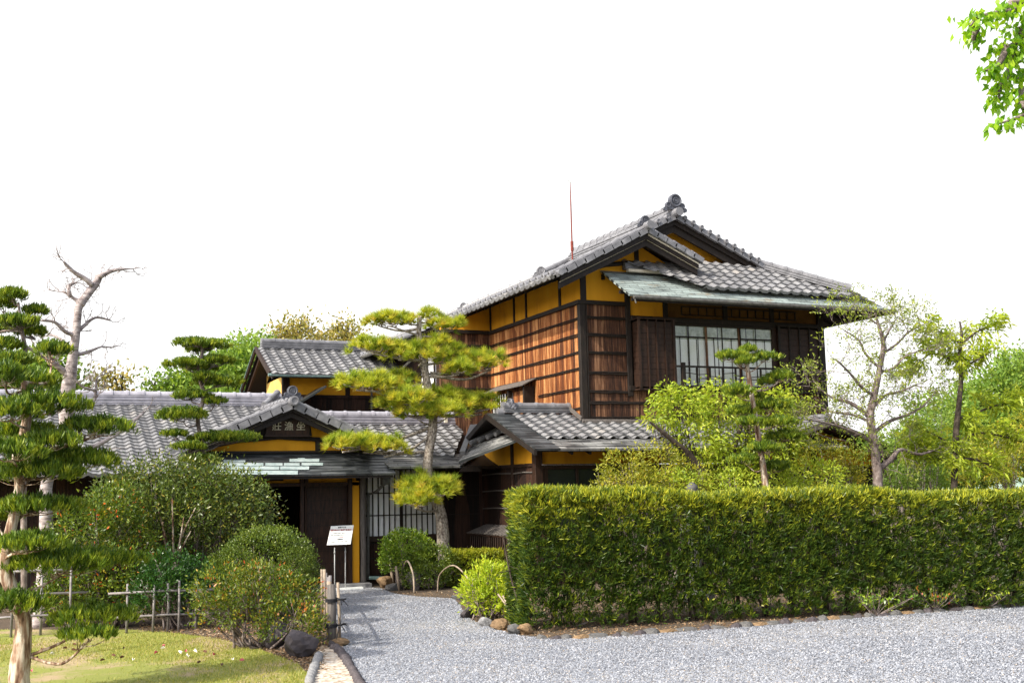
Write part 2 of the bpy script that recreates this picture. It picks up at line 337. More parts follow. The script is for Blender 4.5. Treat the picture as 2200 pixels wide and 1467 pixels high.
def battens(parent, p0, p1, out, zs, r=.016, double=True, mat=None, name='wall_battens'):
    mb = MB(); out = Vector(out); p0 = Vector(p0); p1 = Vector(p1)
    for z in zs:
        for dz in ((0, .03) if double else (0,)):
            pts = []; m = 9
            for i in range(m):
                q = p0.lerp(p1, i/(m-1)); pts.append(V(q.x, q.y, z+dz+RNG.uniform(-.008, .008))+out*(.014+RNG.uniform(0, .006)))
            mb.tube(pts, r*RNG.uniform(.8, 1.1), 6)
    return build(name, mb, mat or M['dark'], parent)
# ------------------------------------------------------------------ the house
H = thing('wooden_house', 'two storey Japanese wooden house with grey tiled roofs, ochre plaster and cedar bark walls', 'house', (10, 19, 0))
xm, ym = 9.35, 17.9
# walls of the upper storey
mb = MB(); mb.box(10.31, 14.78, ym+.03, ym+.10, 3.4, 5.0); build('inner_walls', mb, M['dark'], H)
mb = MB(); mb.box(xm, 14.80, ym, ym+.12, 2.4, 3.46); mb.box(xm, 10.3, ym, ym+.12, 3.46, 5.0)
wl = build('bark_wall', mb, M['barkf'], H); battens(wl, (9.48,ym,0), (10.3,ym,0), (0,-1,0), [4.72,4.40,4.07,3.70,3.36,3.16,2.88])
battens(wl, (10.3,ym,0), (14.7,ym,0), (0,-1,0), [3.16,2.88])
mb = MB(); mb.box(xm, xm+.12, ym+.12, 22.15, 2.4, 5.0)
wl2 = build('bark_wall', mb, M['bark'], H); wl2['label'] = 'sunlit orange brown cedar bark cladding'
battens(wl2, (xm,ym+.05,0), (xm,22.1,0), (-1,0,0), [4.70,4.40,4.08,3.78], r=.011, mat=M['dark']); battens(wl2, (xm,ym+.05,0), (xm,19.75,0), (-1,0,0), [3.42,3.06,2.75], r=.011, mat=M['dark'], name='wall_battens')
mb = MB(); mb.box(8.2, xm, 22.15, 22.27, 2.0, 5.0); 
wl3 = build('bark_wall', mb, M['barkf'], H); mb = MB(); mb.box(8.2, 8.32, 22.27, 27, 2.0, 5.05); build('board_wall', mb, M['barkd'], H); battens(wl3, (8.25,22.15,0), (xm,22.15,0), (0,-1,0), [4.7,4.4,4.08,3.78,3.4], mat=M['dark'])  # shade on the jog and the rear wall is put in as darker cladding
# plaster of the upper storey
mb = MB()
mb.prism([(xm,ym,5.0),(xm,ym+.12,5.0),(xm,22.15,5.0),(xm,22.15,5.62),(xm,ym+.12,5.62),(xm,ym,5.62)], (.11,0,0))
mb.prism([(xm+.11,ym,5.0),(10.3,ym,5.0),(10.3,ym,4.72),(11.2,ym,4.72),(11.2,ym,5.85),(10.5,ym,6.22),(xm+.11,ym,5.68)], (0,.11,0))
mb.prism([(8.22,22.15,5.0),(xm,22.15,5.0),(xm,22.15,5.62),(8.22,22.15,5.12)], (0,.11,0))
build('plaster_wall', mb, M['plaster'], H)
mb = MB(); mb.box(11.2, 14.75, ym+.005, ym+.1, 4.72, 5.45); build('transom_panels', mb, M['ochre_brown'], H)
mb = MB(); mb.prism([(9.9,18.34,6.0),(11.5,18.34,6.72),(13.5,18.34,5.9),(13.5,18.34,5.6),(9.9,18.34,5.6)], (0,.1,0)); build('gable_plaster', mb, M['plaster'], H)
# timber frame of the upper storey
mb = MB()
mb.box(9.32, 9.44, ym-.03, ym+.08, 2.75, 4.98); mb.box(9.455, 9.475, ym-.025, ym+.0, 2.75, 4.98)
mb.box(9.355, 9.475, ym-.02, ym+.10, 5.05, 5.70)
mb.box(9.28, 10.3, ym-.045, ym+.05, 4.975, 5.05); mb.box(9.29, 9.35, ym+.05, 22.15, 4.975, 5.05)
mb.box(8.2, 9.29, 22.09, 22.15, 4.98, 5.06)
for y, w in ((18.71,.08),(20.24,.06),(20.84,.06),(22.10,.05)): mb.box(9.325, 9.40, y-w/2, y+w/2, 5.05, 5.60)
mb.box(10.28, 10.38, ym-.04, ym+.05, 3.3, 5.25)
for x in (11.15, 12.5, 13.6): mb.box(x-.05, x+.05, ym-.03, ym+.05, 4.8, 5.3)
mb.box(14.70, 14.84, ym-.06, ym+.10, 2.75, 5.3)
mb.box(10.38, 14.70, ym-.07, ym+.04, 4.70, 4.80); mb.box(10.3, 14.7, ym-.055, ym+.0, 3.40, 3.49)
mb.box(9.36, 14.8, ym-.05, ym, 2.80, 2.86)
mb.tube([(9.47,ym-.02,5.60),(9.9,ym-.02,5.73),(10.4,ym-.02,5.80),(10.9,ym-.02,5.80),(11.3,ym-.02,5.74)], .045, 6); mb.box(10.52, 10.61, ym-.03, ym+.02, 5.8, 6.2)
mb.bar((10.4,18.31,6.0),(13.3,18.31,5.98),.05,.09)
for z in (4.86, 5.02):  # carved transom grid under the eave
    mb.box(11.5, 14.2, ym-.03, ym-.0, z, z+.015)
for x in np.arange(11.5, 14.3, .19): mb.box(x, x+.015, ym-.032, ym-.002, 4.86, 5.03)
build('timber_frame', mb, M['dark'], H, bevel=.004)
# shutter boxes
def shutter_box(x0, x1):
    mb = MB(); y0 = ym-.24 if x0 < 11 else ym-.10
    nb = 11; z0, z1 = 3.46, 4.68
    for i in range(nb):
        a = z0+(z1-z0)*i/nb; mb.box(x0, x1, y0+RNG.uniform(0,.006), ym-.005, a, a+(z1-z0)/nb-.004)
    o = build('shutter_box', mb, M['brown'], H)
    mb = MB(); n = 4
    for i in range(n+1):
        x = x0+(x1-x0)*i/n; w = .025 if i in (0, n) else .012; mb.box(x-w, x+w, y0-.022, y0-.003, z0-.03, z1+.03)
    mb.box(x0-.03, x1+.03, y0-.03, ym-.006, z1+.031, z1+.06); mb.box(x0-.02, x1+.02, y0-.01, ym-.06, z0-.06, z0-.031)
    build('box_frame', mb, M['dark'] if x0 > 12 else M['brown'], o)
shutter_box(10.42, 11.17); shutter_box(13.68, 14.66)
# upper window: three sliding sashes, paper screens behind
wz0, wz1 = 3.50, 4.70
win = build('window', (lambda m: m.box(13.57, 13.66, ym-.05, ym+.03, wz0-.01, wz1))(MB()), M['brown'], H)
build('window_jamb', (lambda m: m.box(11.2, 11.25, ym-.05, ym+.03, wz0-.01, wz1))(MB()), M['brown'], win)
mb = MB(); mb.box(11.25, 13.57, ym-.06, ym-.02, 3.485, 3.52); mb.box(11.25, 13.57, ym-.06, ym-.02, 4.655, 4.695); build('window_frame', mb, M['dark'], win)
mb = MB()
for i, (a, b_) in enumerate(((11.25,12.03),(12.03,12.80),(12.80,13.57))):
    y = ym-.045+.018*(i % 2); w = b_-a
    mb.box(a, a+.02, y, y+.015, wz0+.02, wz1-.05)
    if i < 2: m2 = MB(); m2.box(b_-.03, b_+.015, y-.002, y+.016, wz0+.02, wz1-.05); build('meeting_stile', m2, M['sashwood'], win)
    mb.box(a+w*.47, a+w*.47+.016, y, y+.012, wz0+.02, wz1-.05)
    for q in (.22, .74): mb.box(a+w*q, a+w*q+.012, y, y+.012, wz0+.02, 4.44)
    mb.box(a+.02, b_-.035, y, y+.013, 4.43, 4.455)
build('sash_bars', mb, M['dark'], win)
mb = MB(); mb.box(11.25, 13.57, ym-.012, ym-.008, wz0+.02, wz1-.04); build('pane', mb, M['glass'], win)
mb = MB()
for a in (11.25, 11.83, 12.42, 12.99): mb.box(a+.012, a+.57, ym+.002+.003, ym+.008, 3.5, 4.43)
build('paper_screen', mb, M['shoji'], win)
mb = MB(); mb.box(11.25, 13.57, ym+.001, ym+.003, 4.40, 4.70); build('reflection_transom', mb, M['tree_refl'], win)  # top panes coloured with the painted tree reflections
for a in (11.62, 12.30, 12.96): mb = MB(); mb.box(a, a+.02, ym-.004, ym+.0005, 3.5, 4.68); build('screen_stile', mb, M['brown'], win)
# railing
mb = MB(); yr = ym-.28
mb.box(11.16, 14.0, yr-.02, yr+.02, 3.83, 3.865); mb.box(11.16, 14.0, yr-.02, yr+.02, 3.44, 3.475)
mb.box(11.30, 11.36, yr-.03, yr+.03, 3.40, 3.92)
for i, x in enumerate(np.arange(11.62, 13.9, .29)): mb.box(x-.015, x+.015, yr-.014, yr+.014, 3.475, 3.83)
for i, x in enumerate(np.arange(11.36, 13.7, .29)):
    z = 3.72-.03*(i % 3); mb.bar((x,yr,z+.01),(x+.27,yr,z+(.03 if i % 2 else -.01)),.012,.014)
    if i % 3: mb.box(x+.01, x+.26, yr-.006, yr+.006, 3.62, 3.635)
for x in (11.2, 12.6, 13.95): mb.box(x-.02, x+.02, yr+.02, ym, 3.445, 3.47)
build('balcony_railing', mb, M['dark'], H)
# little canopy and lattice window on the left wall
mb = MB(); mb.prism([(9.34,19.85,3.80),(9.34,21.85,3.80),(9.05,21.85,3.66),(9.05,19.85,3.66)], (0,0,.02)); o = build('window_canopy', mb, M['greywood'], H)
mb = MB(); mb.box(9.12, 9.34, 19.95, 20.02, 2.9, 3.66); build('canopy_bracket', mb, M['dark'], o); mb = MB(); mb.box(9.12, 9.2, 20.72, 20.80, 2.9, 3.64); build('canopy_bracket', mb, M['dark'], o)
mb = MB(); mb.box(9.22, 9.34, 20.03, 20.7, 2.75, 3.6); build('bark_panel', mb, M['bark'], o)
mb = MB(); mb.box(9.20, 9.34, 20.85, 21.7, 2.75, 3.6); w2 = build('window', mb, M['shoji'], H)
mb = MB()
for y in np.arange(20.85, 21.72, .12): mb.box(9.17, 9.199, y, y+.025, 2.75, 3.6)
build('window_lattice', mb, M['dark'], w2)
# narrow white window on the rear block
mb = MB(); mb.box(8.17, 8.20, 22.45, 23.3, 3.35, 4.55); w3 = build('window', mb, M['shoji'], H)
mb = MB()
for z in (3.35, 3.75, 4.15, 4.53): mb.box(8.14, 8.168, 22.43, 23.32, z, z+.025)
for y in (22.43, 22.86, 23.3): mb.box(8.14, 8.167, y, y+.03, 3.35, 4.55)
build('window_lattice', mb, M['dark'], w3)
# ---- main roof
LS = .469
def zL(x): return 5.38+LS*(x-8.6)
udL = V(-1, 0, -LS).normalized(); LenL = (11.5-8.58)/abs(udL.x)
deck = MB()
deck.prism([(8.62,17.40,zL(8.62)-.03),(10.5,17.40,zL(10.5)-.03),(10.5,18.0,zL(10.5)-.03),(8.62,18.0,zL(8.62)-.03)], (0,0,-.05))
deck.prism([(8.62,18.0,zL(8.62)-.03),(11.5,18.0,zL(11.5)-.03),(11.5,22.2,zL(11.5)-.03),(8.62,25.0,zL(8.62)-.03)], (0,0,-.05))
deck.prism([(7.5,22.35,zL(7.5)-.03),(8.62,22.35,zL(8.62)-.03),(8.62,25.0,zL(8.62)-.03),(7.5,26.4,zL(7.5)-.03)], (0,0,-.05))
deck.prism([(10.5,17.40,6.25),(11.62,17.40,5.78),(11.62,18.3,5.78),(10.5,18.3,6.25)], (0,0,-.05))
def zR(x): return 6.76-.42*(x-11.5)
deck.prism([(11.5,18.0,zR(11.5)-.03),(13.5,18.0,zR(13.5)-.03),(15.7,16.95,zR(15.7)-.03),(15.7,26.4,zR(15.7)-.03),(11.5,22.2,zR(11.5)-.03)], (0,0,-.05))
build('roof_deck', deck, M['dark'], H)
# left slope
mb = tile_sheet((11.5,17.36,zL(11.5)), (0,1,0), udL, 9.2, LenL)
hip = Vector((-4.0,4.2,-1.9)).cross(V(0,0,1))
roofL = build('tiled_roof', mb, M['tile'], H, clip=[((11.5,22.2,0),(1,1,0)), ((10.5,17.9,0),(1,-1.35,0))])
mb = tile_sheet((8.62,22.4,zL(8.62)-.0), (0,1,0), udL, 3.9, 1.2)
build('tiled_roof', mb, M['tile'], H, clip=[((11.5,22.2,0),(1,1,0))])
# small right slope of the front gable
udR1 = V(1,0,-.42).normalized()
mb = tile_sheet((10.5,17.36,6.31), (0,1,0), udR1, 1.0, 1.22); rs = build('tiled_roof', mb, M['tile'], H, clip=[((0,18.3,0),(0,1,0))])
# right slope and back hip
udR = V(1,0,-.42).normalized()
mb = tile_sheet((11.5,16.9,zR(11.5)), (0,1,0), udR, 9.6, 4.55)
build('tiled_roof', mb, M['tile'], H, clip=[((13.5,18.05,0),(-.9,-1.25,0)), ((11.5,22.2,0),(-1,1,0)), ((0,17.96,0),(0,-1,0)) if False else ((11.5,17.0,0),(0,-1,0))])
mb = MB(); mb.prism([(11.5,22.2,6.74),(7.5,26.4,4.86),(15.7,26.4,4.97)], (0,0,-.05)); build('roof_deck', mb, M['dark'], H)
# ridges
rg = ridge_mb((11.5,18.05,6.74),(11.5,22.2,6.74), .26, .30, .08); build('ridge_cap', rg, M['ridge'], roofL)
rg = ridge_mb((11.5,22.2,6.62),(7.6,26.3,4.84), .20, .24, .06); build('ridge_cap', rg, M['ridge'], roofL)
rg = ridge_mb((10.5,17.5,6.31),(10.5,20.4,6.33), .15, .24, .06, layers=2); build('ridge_cap', rg, M['ridge'], rs)
rg = ridge_mb((9.78,20.4,zL(9.78)+.02),(10.45,20.45,zL(10.45)+.02), .13, .2, .05, layers=2); build('ridge_cap', rg, M['ridge'], roofL)
onm = onigawara((11.5,17.95,7.10), (0,-1,0), .22); build('ridge_end_ornament', onm, M['ornament'], roofL)
onm = onigawara((10.5,17.42,6.52), (0,-1,0), .14); build('ridge_end_ornament', onm, M['ornament'], rs)
onm = onigawara((9.72,20.3,zL(9.72)+.16), (-.3,-1,0), .15); build('ridge_end_ornament', onm, M['ridge'], roofL)
onm = onigawara((9.55,24.22,5.73+.22), (-.3,-1,0), .14); build('ridge_end_ornament', onm, M['ridge'], roofL)
# verges
vg = rake_tiles((10.5,17.36,6.36),(8.62,17.36,zL(8.62)+.03),(0,-1,0), discs=False, drop=.09)
vg = rake_tiles((10.5,17.36,6.36),(11.66,17.36,5.86),(0,-1,0), mb=vg, discs=False, drop=.09)
vg.disc((10.5,17.30,6.40),(0,-1,0),.075,.16); vg.disc((8.66,17.32,zL(8.62)+.02),(0,-1,0),.055,.12); build('verge_tiles', vg, M['ridge'], H)
vg = rake_tiles((11.5,17.96,6.84),(10.45,17.96,6.36),(0,-1,0)); vg = rake_tiles((11.5,17.96,6.84),(13.55,17.96,5.97),(0,-1,0), mb=vg)
vg.disc((11.5,17.88,6.86),(0,-1,0),.085,.2)
build('verge_tiles', vg, M['ridge'], H)
# eave end tiles on the left eave
def eave_tiles(x, ys, z):
    eb = MB(); y = ys[0]; eb.tube([(x+.16,y,z+.10),(x-.02,y,z+.035)], .066, 12); eb.torus((x-.025,y,z+.035),(-1,0,-.2),.045,.016,12,5); o = build('eave_end_tile', eb, M['ridge'], H)
    for y in ys[1:]: c = o.copy(); COL.objects.link(c); c.location = (0, y-ys[0], 0)
eave_tiles(8.57, np.arange(17.5, 22.5, .265), zL(8.57)); eave_tiles(7.5, np.arange(22.5, 26.1, .265), zL(7.5))
# bargeboards
bb = MB()
def rake_board(a, c, y, t=.06, h=.16, dz=-.16, mb=bb):
    mb.prism([(a[0],y,a[1]+dz+h/2),(c[0],y,c[1]+dz+h/2),(c[0],y,c[1]+dz-h/2),(a[0],y,a[1]+dz-h/2)], (0,t,0))
for dz, h, yy in ((-.13,.10,17.37),(-.24,.13,17.42)):
    rake_board((10.5,6.34),(8.70,5.45), yy, .05, h, dz); rake_board((10.5,6.34),(11.60,5.86), yy, .05, h, dz)
for dz, h, yy in ((-.12,.12,17.99),(-.25,.14,18.04)):
    rake_board((11.5,6.82),(10.55,6.4), yy, .05, h, dz); rake_board((11.5,6.82),(13.5,5.97), yy, .05, h, dz)
build('bargeboards', bb, M['dark'], H)
bb = MB(); rake_board((10.52,6.34),(11.60,5.86), 17.365, .012, .03, -.10, bb); rake_board((10.52,6.34),(11.60,5.86), 17.41, .01, .02, -.185, bb); rake_board((10.48,6.34),(8.70,5.45), 17.41, .01, .025, -.185, bb)
build('board_edge', bb, M['mortar'], H)
# front skirt: copper eave and tiles
def zC(y): return 5.0+.6*(y-16.86)
udC = V(0,-1,-.6).normalized(); LC = (17.92-16.86)/abs(udC.y)
mb = course_sheet((9.79,17.92,zC(17.92)), (1,0,0), udC, 6.1, LC, .10)
cr = build('copper_eave_roof', mb, M['cu_green'], H, clip=[((14.06,18.0,0),(1.14,1.63,0))])
mb = course_sheet((14.2,16.86,zR(14.2)), (0,1,0), udR, 6.0, 1.75, .10)
build('copper_eave_roof', mb, M['cu_green'], H, clip=[((14.06,18.0,0),(-1.14,-1.63,0)), ((15.6,24,0),(0,1,0))])
mb = MB(); mb.box(9.86, 15.75, 16.90, 16.94, 4.90, 4.96); mb.box(9.86, 15.72, 17.3, 17.36, 5.10, 5.16)
for x in np.arange(9.95, 15.6, .42): mb.bar((x,16.9,4.965),(x,17.95,5.58),.04,.06)
for y in np.arange(17.3, 22, .42): mb.bar((15.66,y,4.93),(14.8,y,5.28),.04,.06)
mb.bar((15.7,16.92,4.93),(14.75,17.9,5.3),.07,.09); mb.box(9.80, 9.86, 17.86, 17.9, 5.45, 5.55)
build('eave_rafters', mb, M['dark'], H)
mb = MB(); mb.tube([(9.85,16.82,4.95),(15.72,16.82,4.95)], .035, 8); mb.tube([(9.86,16.82,4.95),(9.88,16.80,4.84)], .015, 6); g1 = build('gutter', mb, M['gutter'], H)
mb = MB(); mb.tube([(15.78,16.82,4.97),(15.78,23.5,4.97)], .035, 8); build('gutter', mb, M['gutter'], H)
mb = MB(); mb.tube([(8.53,17.35,5.33),(8.53,22.6,5.33)], .042, 8)
for y in np.arange(17.6, 22.6, .62): mb.box(8.50, 8.53, y-.006, y+.006, 5.30, 5.40)
build('gutter', mb, M['gutter'], H)
mb = MB(); mb.tube([(7.45,22.4,zL(7.5)-.04),(7.45,26.2,zL(7.5)-.04)], .042, 8); build('gutter', mb, M['gutter'], H)
mb = tile_sheet((10.2,18.10,5.985), (1,0,0), V(0,-1,-.69), 4.8, 1.16)
sk = build('tiled_roof', mb, M['tile'], H, clip=[((10.28,17.8,0),(-.65,-1.02,0)), ((13.5,18.05,0),(.9,1.25,0)), ((10.3,17.86,0),(0,1,0)) if False else ((10.24,0,0),(-1,0,0))])
rg = ridge_mb((13.42,18.06,5.93),(14.85,17.12,5.33), .15, .2, .06, layers=2); rg.disc((14.88,17.10,5.43),(1,-.66,-.4),.085,.1); rg.disc((14.80,17.13,5.30),(1,-.66,-.4),.07,.2); build('ridge_cap', rg, M['ridge'], sk)
rg = ridge_mb((10.25,17.82,5.66),(11.18,17.82,5.60), .10, .16, .045, layers=2); build('ridge_cap', rg, M['ridge'], sk)
mb = MB(); mb.box(10.28, 11.15, 17.70, 17.80, 5.60, 5.65)
build('mortar_bed', mb, M['mortar'], sk)
# rafters behind the left eave
mb = MB()
for y in np.arange(17.6, 22.1, .40): mb.bar((8.66,y,zL(8.66)-.10),(9.42,y,zL(9.42)-.10),.04,.05)
build('eave_rafters', mb, M['dark'], H)
# lightning rod stands on the ridge
rb = at(1229, 528, 19.0); rt = at(1225, 392, 19.0)
lr = thing('lightning_rod', 'thin rust red lightning rod with forked tip rising from the roof ridge', 'lightning rod', tuple(rb))
mb = MB(); mb.tube([rb-np.array([0,0,.35]), rb*.33+rt*.67, rt], [.017,.014,.007], 8); build('rod', mb, M['red'], lr)
mb = MB(); mb.tube([rb-np.array([0,0,.1]), rb+np.array([0,0,.09])], .032, 8); build('clamp', mb, M['red'], lr)
mb = MB()
for dx, dy in ((-.05,0),(.05,0),(0,.05),(0,-.05)): mb.tube([rt-np.array([0,0,.02]), rt+np.array([dx,dy,.06])], .006, 5)
build('forked_tip', mb, M['metal'], lr)
# ---- front right single storey wing
def zW(y): return 2.30+.36*(y-16.5)
mb = MB(); mb.box(8.2, 8.3, 17.6, 20.0, 0, 2.05); wb = build('bark_wall', mb, M['barkd'], H)
mb = MB()
for y0, y1 in ((17.6,18.44),(18.54,19.9)):
    for z in (1.93,1.62,1.30,.98):
        mb.tube([(8.185,y0,z),(8.18,(y0+y1)/2,z+.012),(8.185,y1,z-.004)], .013, 6)
build('wall_battens', mb, M['greywood'], wb)
mb = MB(); mb.box(8.2, 8.29, 17.6, 20.0, 2.05, 2.72); mb.box(8.3, 14.0, 17.53, 17.62, 2.06, 2.55); build('plaster_wall', mb, M['plaster'], H)
mb = MB(); mb.box(8.16, 8.30, 17.46, 17.60, 0, 2.6); mb.box(8.165, 8.2, 18.45, 18.53, .4, 2.7); mb.box(8.17, 8.2, 17.6, 20, 2.03, 2.09)
mb.box(8.3, 14.0, 17.47, 17.6, 1.98, 2.04); mb.box(8.3, 8.42, 17.5, 17.6, 0, 1.98); mb.box(10.2, 10.3, 17.48, 17.6, 0, 1.98); mb.box(8.3, 14, 17.5, 17.6, 0, .5)
for x in (8.98, 9.6, 10.9, 11.6, 12.4): mb.box(x, x+.04, 17.52, 17.56, .5, 1.98)
build('timber_frame', mb, M['brown'], H, bevel=.004)
mb = MB(); mb.box(8.42, 13.9, 17.56, 17.6, .5, 1.98); o = build('window', mb, M['dglass'], H)
mb = MB(); mb.box(8.28, 10.6, 17.40, 17.47, 2.04, 2.065); build('lintel_edge', mb, M['greywood'], o)
mb = tile_sheet((8.1,18.42,zW(18.42)+.02), (1,0,0), V(0,-1,-.36), 6.2, 1.57)
wt = build('tiled_roof', mb, M['tile'], H, clip=[((0,16.94,0),(0,-1,0))])
mb = course_sheet((8.1,16.99,zW(16.99)), (1,0,0), V(0,-1,-.36), 6.0, .58, .13); build('copper_eave_roof', mb, M['cu_mid'], H)
mb = course_sheet((7.68,18.42,zW(18.42)+.015), (1,0,0), V(0,-1,-.36), .46, 2.12, .11); wv = build('copper_verge', mb, M['cu_dark'], H)
mb = MB(); mb.prism([(7.7,18.42,zW(18.42)),(14.1,18.42,zW(18.42)),(14.1,19.5,zW(18.42)-.4),(7.7,19.5,zW(18.42)-.4)], (0,0,-.05))
mb.prism([(7.72,18.42,zW(18.42)-.03),(14.1,18.42,zW(18.42)-.03),(14.1,16.5,zW(16.5)-.03),(7.72,16.5,zW(16.5)-.03)], (0,0,-.03)); build('roof_deck', mb, M['dark'], H)
mb = MB(); mb.prism([(7.66,16.42,zW(16.42)-.0),(7.66,18.42,zW(18.42)),(7.66,18.42,zW(18.42)-.10),(7.66,16.42,zW(16.42)-.085)], (.05,0,0))
mb.prism([(7.66,18.42,zW(18.42)),(7.66,19.5,zW(18.42)-.4),(7.66,19.5,zW(18.42)-.50),(7.66,18.42,zW(18.42)-.10)], (.05,0,0)); build('bargeboards', mb, M['dark'], H)
mb = MB(); mb.prism([(8.05,17.4,zW(17.4)-.1),(8.05,18.42,zW(18.42)-.1),(8.05,19.4,zW(18.42)-.5)], (.05,0,0)); build('gable_boards', mb, M['barkd'], H)
rg = ridge_mb((7.98,18.42,zW(18.42)+.02),(9.33,18.42,zW(18.42)+.02), .15, .22, .06, layers=2); rg.disc((7.93,18.42,zW(18.42)+.03),(-1,0,0),.075,.12); build('ridge_cap', rg, M['ridge'], wt)
mb = onigawara((8.12,18.36,zW(18.42)+.2), (-1,-.35,0), .13); build('ridge_end_ornament', mb, M['ornament'], wt)
rg = MB(); rg.bar((9.33,18.42,zW(18.42)+.12),(9.33,17.88,zW(17.88)+.06),.09,.03); rg.bar((9.30,18.42,zW(18.42)+.16),(9.30,17.88,zW(17.88)+.10),.03,.03); rg.box(9.33,14.0,17.80,17.9,2.80,2.84); rg.tube([(9.3,17.84,2.84),(14.0,17.84,2.84)],.03,8); build('roof_flashing', rg, M['greywood'], wt)
mb = MB()
for x in np.arange(8.4, 13.9, .34): mb.bar((x,16.52,zW(16.52)-.09),(x,17.5,zW(17.5)-.09),.04,.05)
for y in np.arange(16.7, 18.4, .35): mb.bar((7.75,y,zW(y)-.08),(8.2,y,zW(y)-.08),.04,.04)
build('eave_rafters', mb, M['dark'], H)
# lean-to hood on the wing's left wall
mb = MB(); A_, B_, C_, D_ = V(7.85,17.45,2.50), V(7.32,18.92,2.17), V(7.78,19.35,2.50), V(8.2,17.95,2.70)
for i in range(8):
    t0, t1 = i/8, (i+1)/8
    p = [D_.lerp(A_,t0), C_.lerp(B_,t0), C_.lerp(B_,t1)+V(0,0,.008), D_.lerp(A_,t1)+V(0,0,.008)]
    mb.add(p+[p[2]-V(0,0,.009), p[3]-V(0,0,.009)], [(0,1,2,3),(3,2,4,5)], [(0,t0),(1.5,t0),(1.5,t1),(0,t1),(1.5,t1),(0,t1)])
q = [A_,B_,C_,D_]; mb.prism([x-V(0,0,.006) for x in q], (0,0,-.04))
hd = build('side_hood', mb, M['cu_mid'], H)
mb = MB(); mb.prism([V(8.2,17.95,2.74),V(7.75,19.30,2.55),V(8.0,19.9,2.86),V(8.2,19.0,2.86)], (0,0,.035)); mb.bar((7.42,18.98,2.32),(7.98,19.85,2.86),.10,.07)
for i in range(7): a = V(8.17,18.05,2.77).lerp(V(7.62,19.10,2.50), i/6); mb.tube([a, a+V(.14,.03,.06)], .045, 8)
build('hood_tiles', mb, M['tile'], hd)
# slatted bamboo guard at the foot of the wing wall
mb = MB()
for y in np.arange(17.75, 19.75, .14): mb.bar((8.18,y,1.00),(7.78,y,.86),.09,.02)
o = build('slat_guard', mb, M['greywood'], H)
mb = MB()
for y in np.arange(17.75, 19.75, .10): mb.tube([(7.82,y,.86),(7.80,y,0)], .014, 6)
mb.box(7.80, 7.84, 17.7, 19.75, .82, .86); build('guard_slats', mb, M['brown'], o)
# ---- entrance block
yw = 19.9
mb = MB(); mb.box(7.25, 8.2, yw, yw+.1, 0, 2.2); mb.box(5.72, 7.25, yw, yw+.1, 0, .78); mb.box(1.2, 3.6, 19.66, 19.76, 0, 1.78)
wd = build('board_wall', mb, M['barkd'], H)
mb = MB()
for z in (.15,.45,.72): mb.box(5.86, 7.2, yw-.012, yw, z, z+.02)
for z in (1.55, 1.2): mb.box(7.3, 8.15, yw-.012, yw, z, z+.012)
mb.box(7.3, 8.15, yw-.03, yw, .28, .31)
for z in np.arange(.2, 1.75, .22): mb.box(4.76, 5.56, 19.692, 19.70, z, z+.008)
build('wall_battens', mb, M['dark'], wd)
mb = MB(); mb.box(5.53, 5.66, 19.60, 19.68, .06, 1.86); wp = build('plaster_pier', mb, M['plaster'], H)
mb = MB(); mb.tube([(5.74,19.62,0),(5.745,19.62,.6),(5.735,19.62,1.1),(5.74,19.62,2.0)], .055, 10); build('log_post', mb, M['greywood'], H)
mb = MB(); mb.box(4.60, 4.66, 19.58, 19.66, .1, 1.9); mb.tube([(4.705,19.62,.05),(4.70,19.62,1.8)], .022, 8)
mb.box(3.4, 5.7, 19.6, 19.70, 1.78, 1.84); mb.box(4.68, 4.74, 19.59, 19.66, 1.84, 2.1); mb.box(5.46, 5.53, 19.58, 19.66, .05, 1.9); build('door_posts', mb, M['doorwood'], H)
mb = MB(); mb.box(2.9, 5.62, 19.66, 19.74, 1.84, 2.3); build('plaster_wall', mb, M['plaster'], H)
mb = MB(); mb.box(3.3, 4.3, 19.61, 19.655, 1.88, 1.98); o = build('transom_board', mb, M['barkd'], H)
mb = MB(); mb.box(4.3, 5.8, 19.3, 19.66, 0, .07); mb.box(2.9, 5.9, 19.76, 22.0, 0, .06); build('door_step', mb, M['stone_l'], H)
mb = MB(); mb.box(1.0, 8.0, 22.0, 22.1, 0, 2.6); mb.box(1.2, 1.3, 19.7, 22, 0, 2.4); mb.box(5.65, 5.72, 19.76, 22, 0, 2.3); mb.box(1.2, 5.9, 19.76, 22, 2.0, 2.06); build('inner_walls', mb, M['barkd'], H)
# lattice window beside the porch
mb = MB(); mb.box(5.86, 7.22, yw-.02, yw-.0, .86, 2.05); lw = build('window', mb, M['shoji'], H)
mb = MB(); mb.box(5.78, 7.28, yw-.08, yw-.03, .76, .86); mb.box(5.79, 5.85, yw-.08, yw-.03, .86, 2.1); mb.box(7.21, 7.27, yw-.08, yw-.03, .86, 2.1); build('window_frame', mb, M['brown'], lw)
mb = MB()
for x in np.arange(5.87, 7.2, .105): mb.box(x, x+.02, yw-.07, yw-.05, .86, 2.08)
mb.box(6.52, 6.56, yw-.068, yw-.045, .86, 2.08)
for z in (1.22, 1.62): mb.box(5.86, 7.21, yw-.049, yw-.035, z, z+.018)
build('window_lattice', mb, M['dark'], lw)
mb = MB(); mb.box(4.72, 5.60, 19.70, 19.76, 0, 1.78); build('sliding_door', mb, M['doorwood'], H)
# downpipes by the porch
mb = MB(); mb.box(5.98, 6.12, 19.2, 19.35, 1.78, 1.95); mb.tube([(6.05,19.3,1.8),(5.95,19.5,1.66),(5.86,19.7,1.6),(5.85,19.7,.1)], .028, 8); build('downpipe', mb, M['gutter'], H)
mb = MB(); mb.tube([(5.85,19.62,.14),(6.1,19.5,.13),(6.12,19.48,.0)], .035, 8); build('downpipe', mb, M['gutter_green'], H)
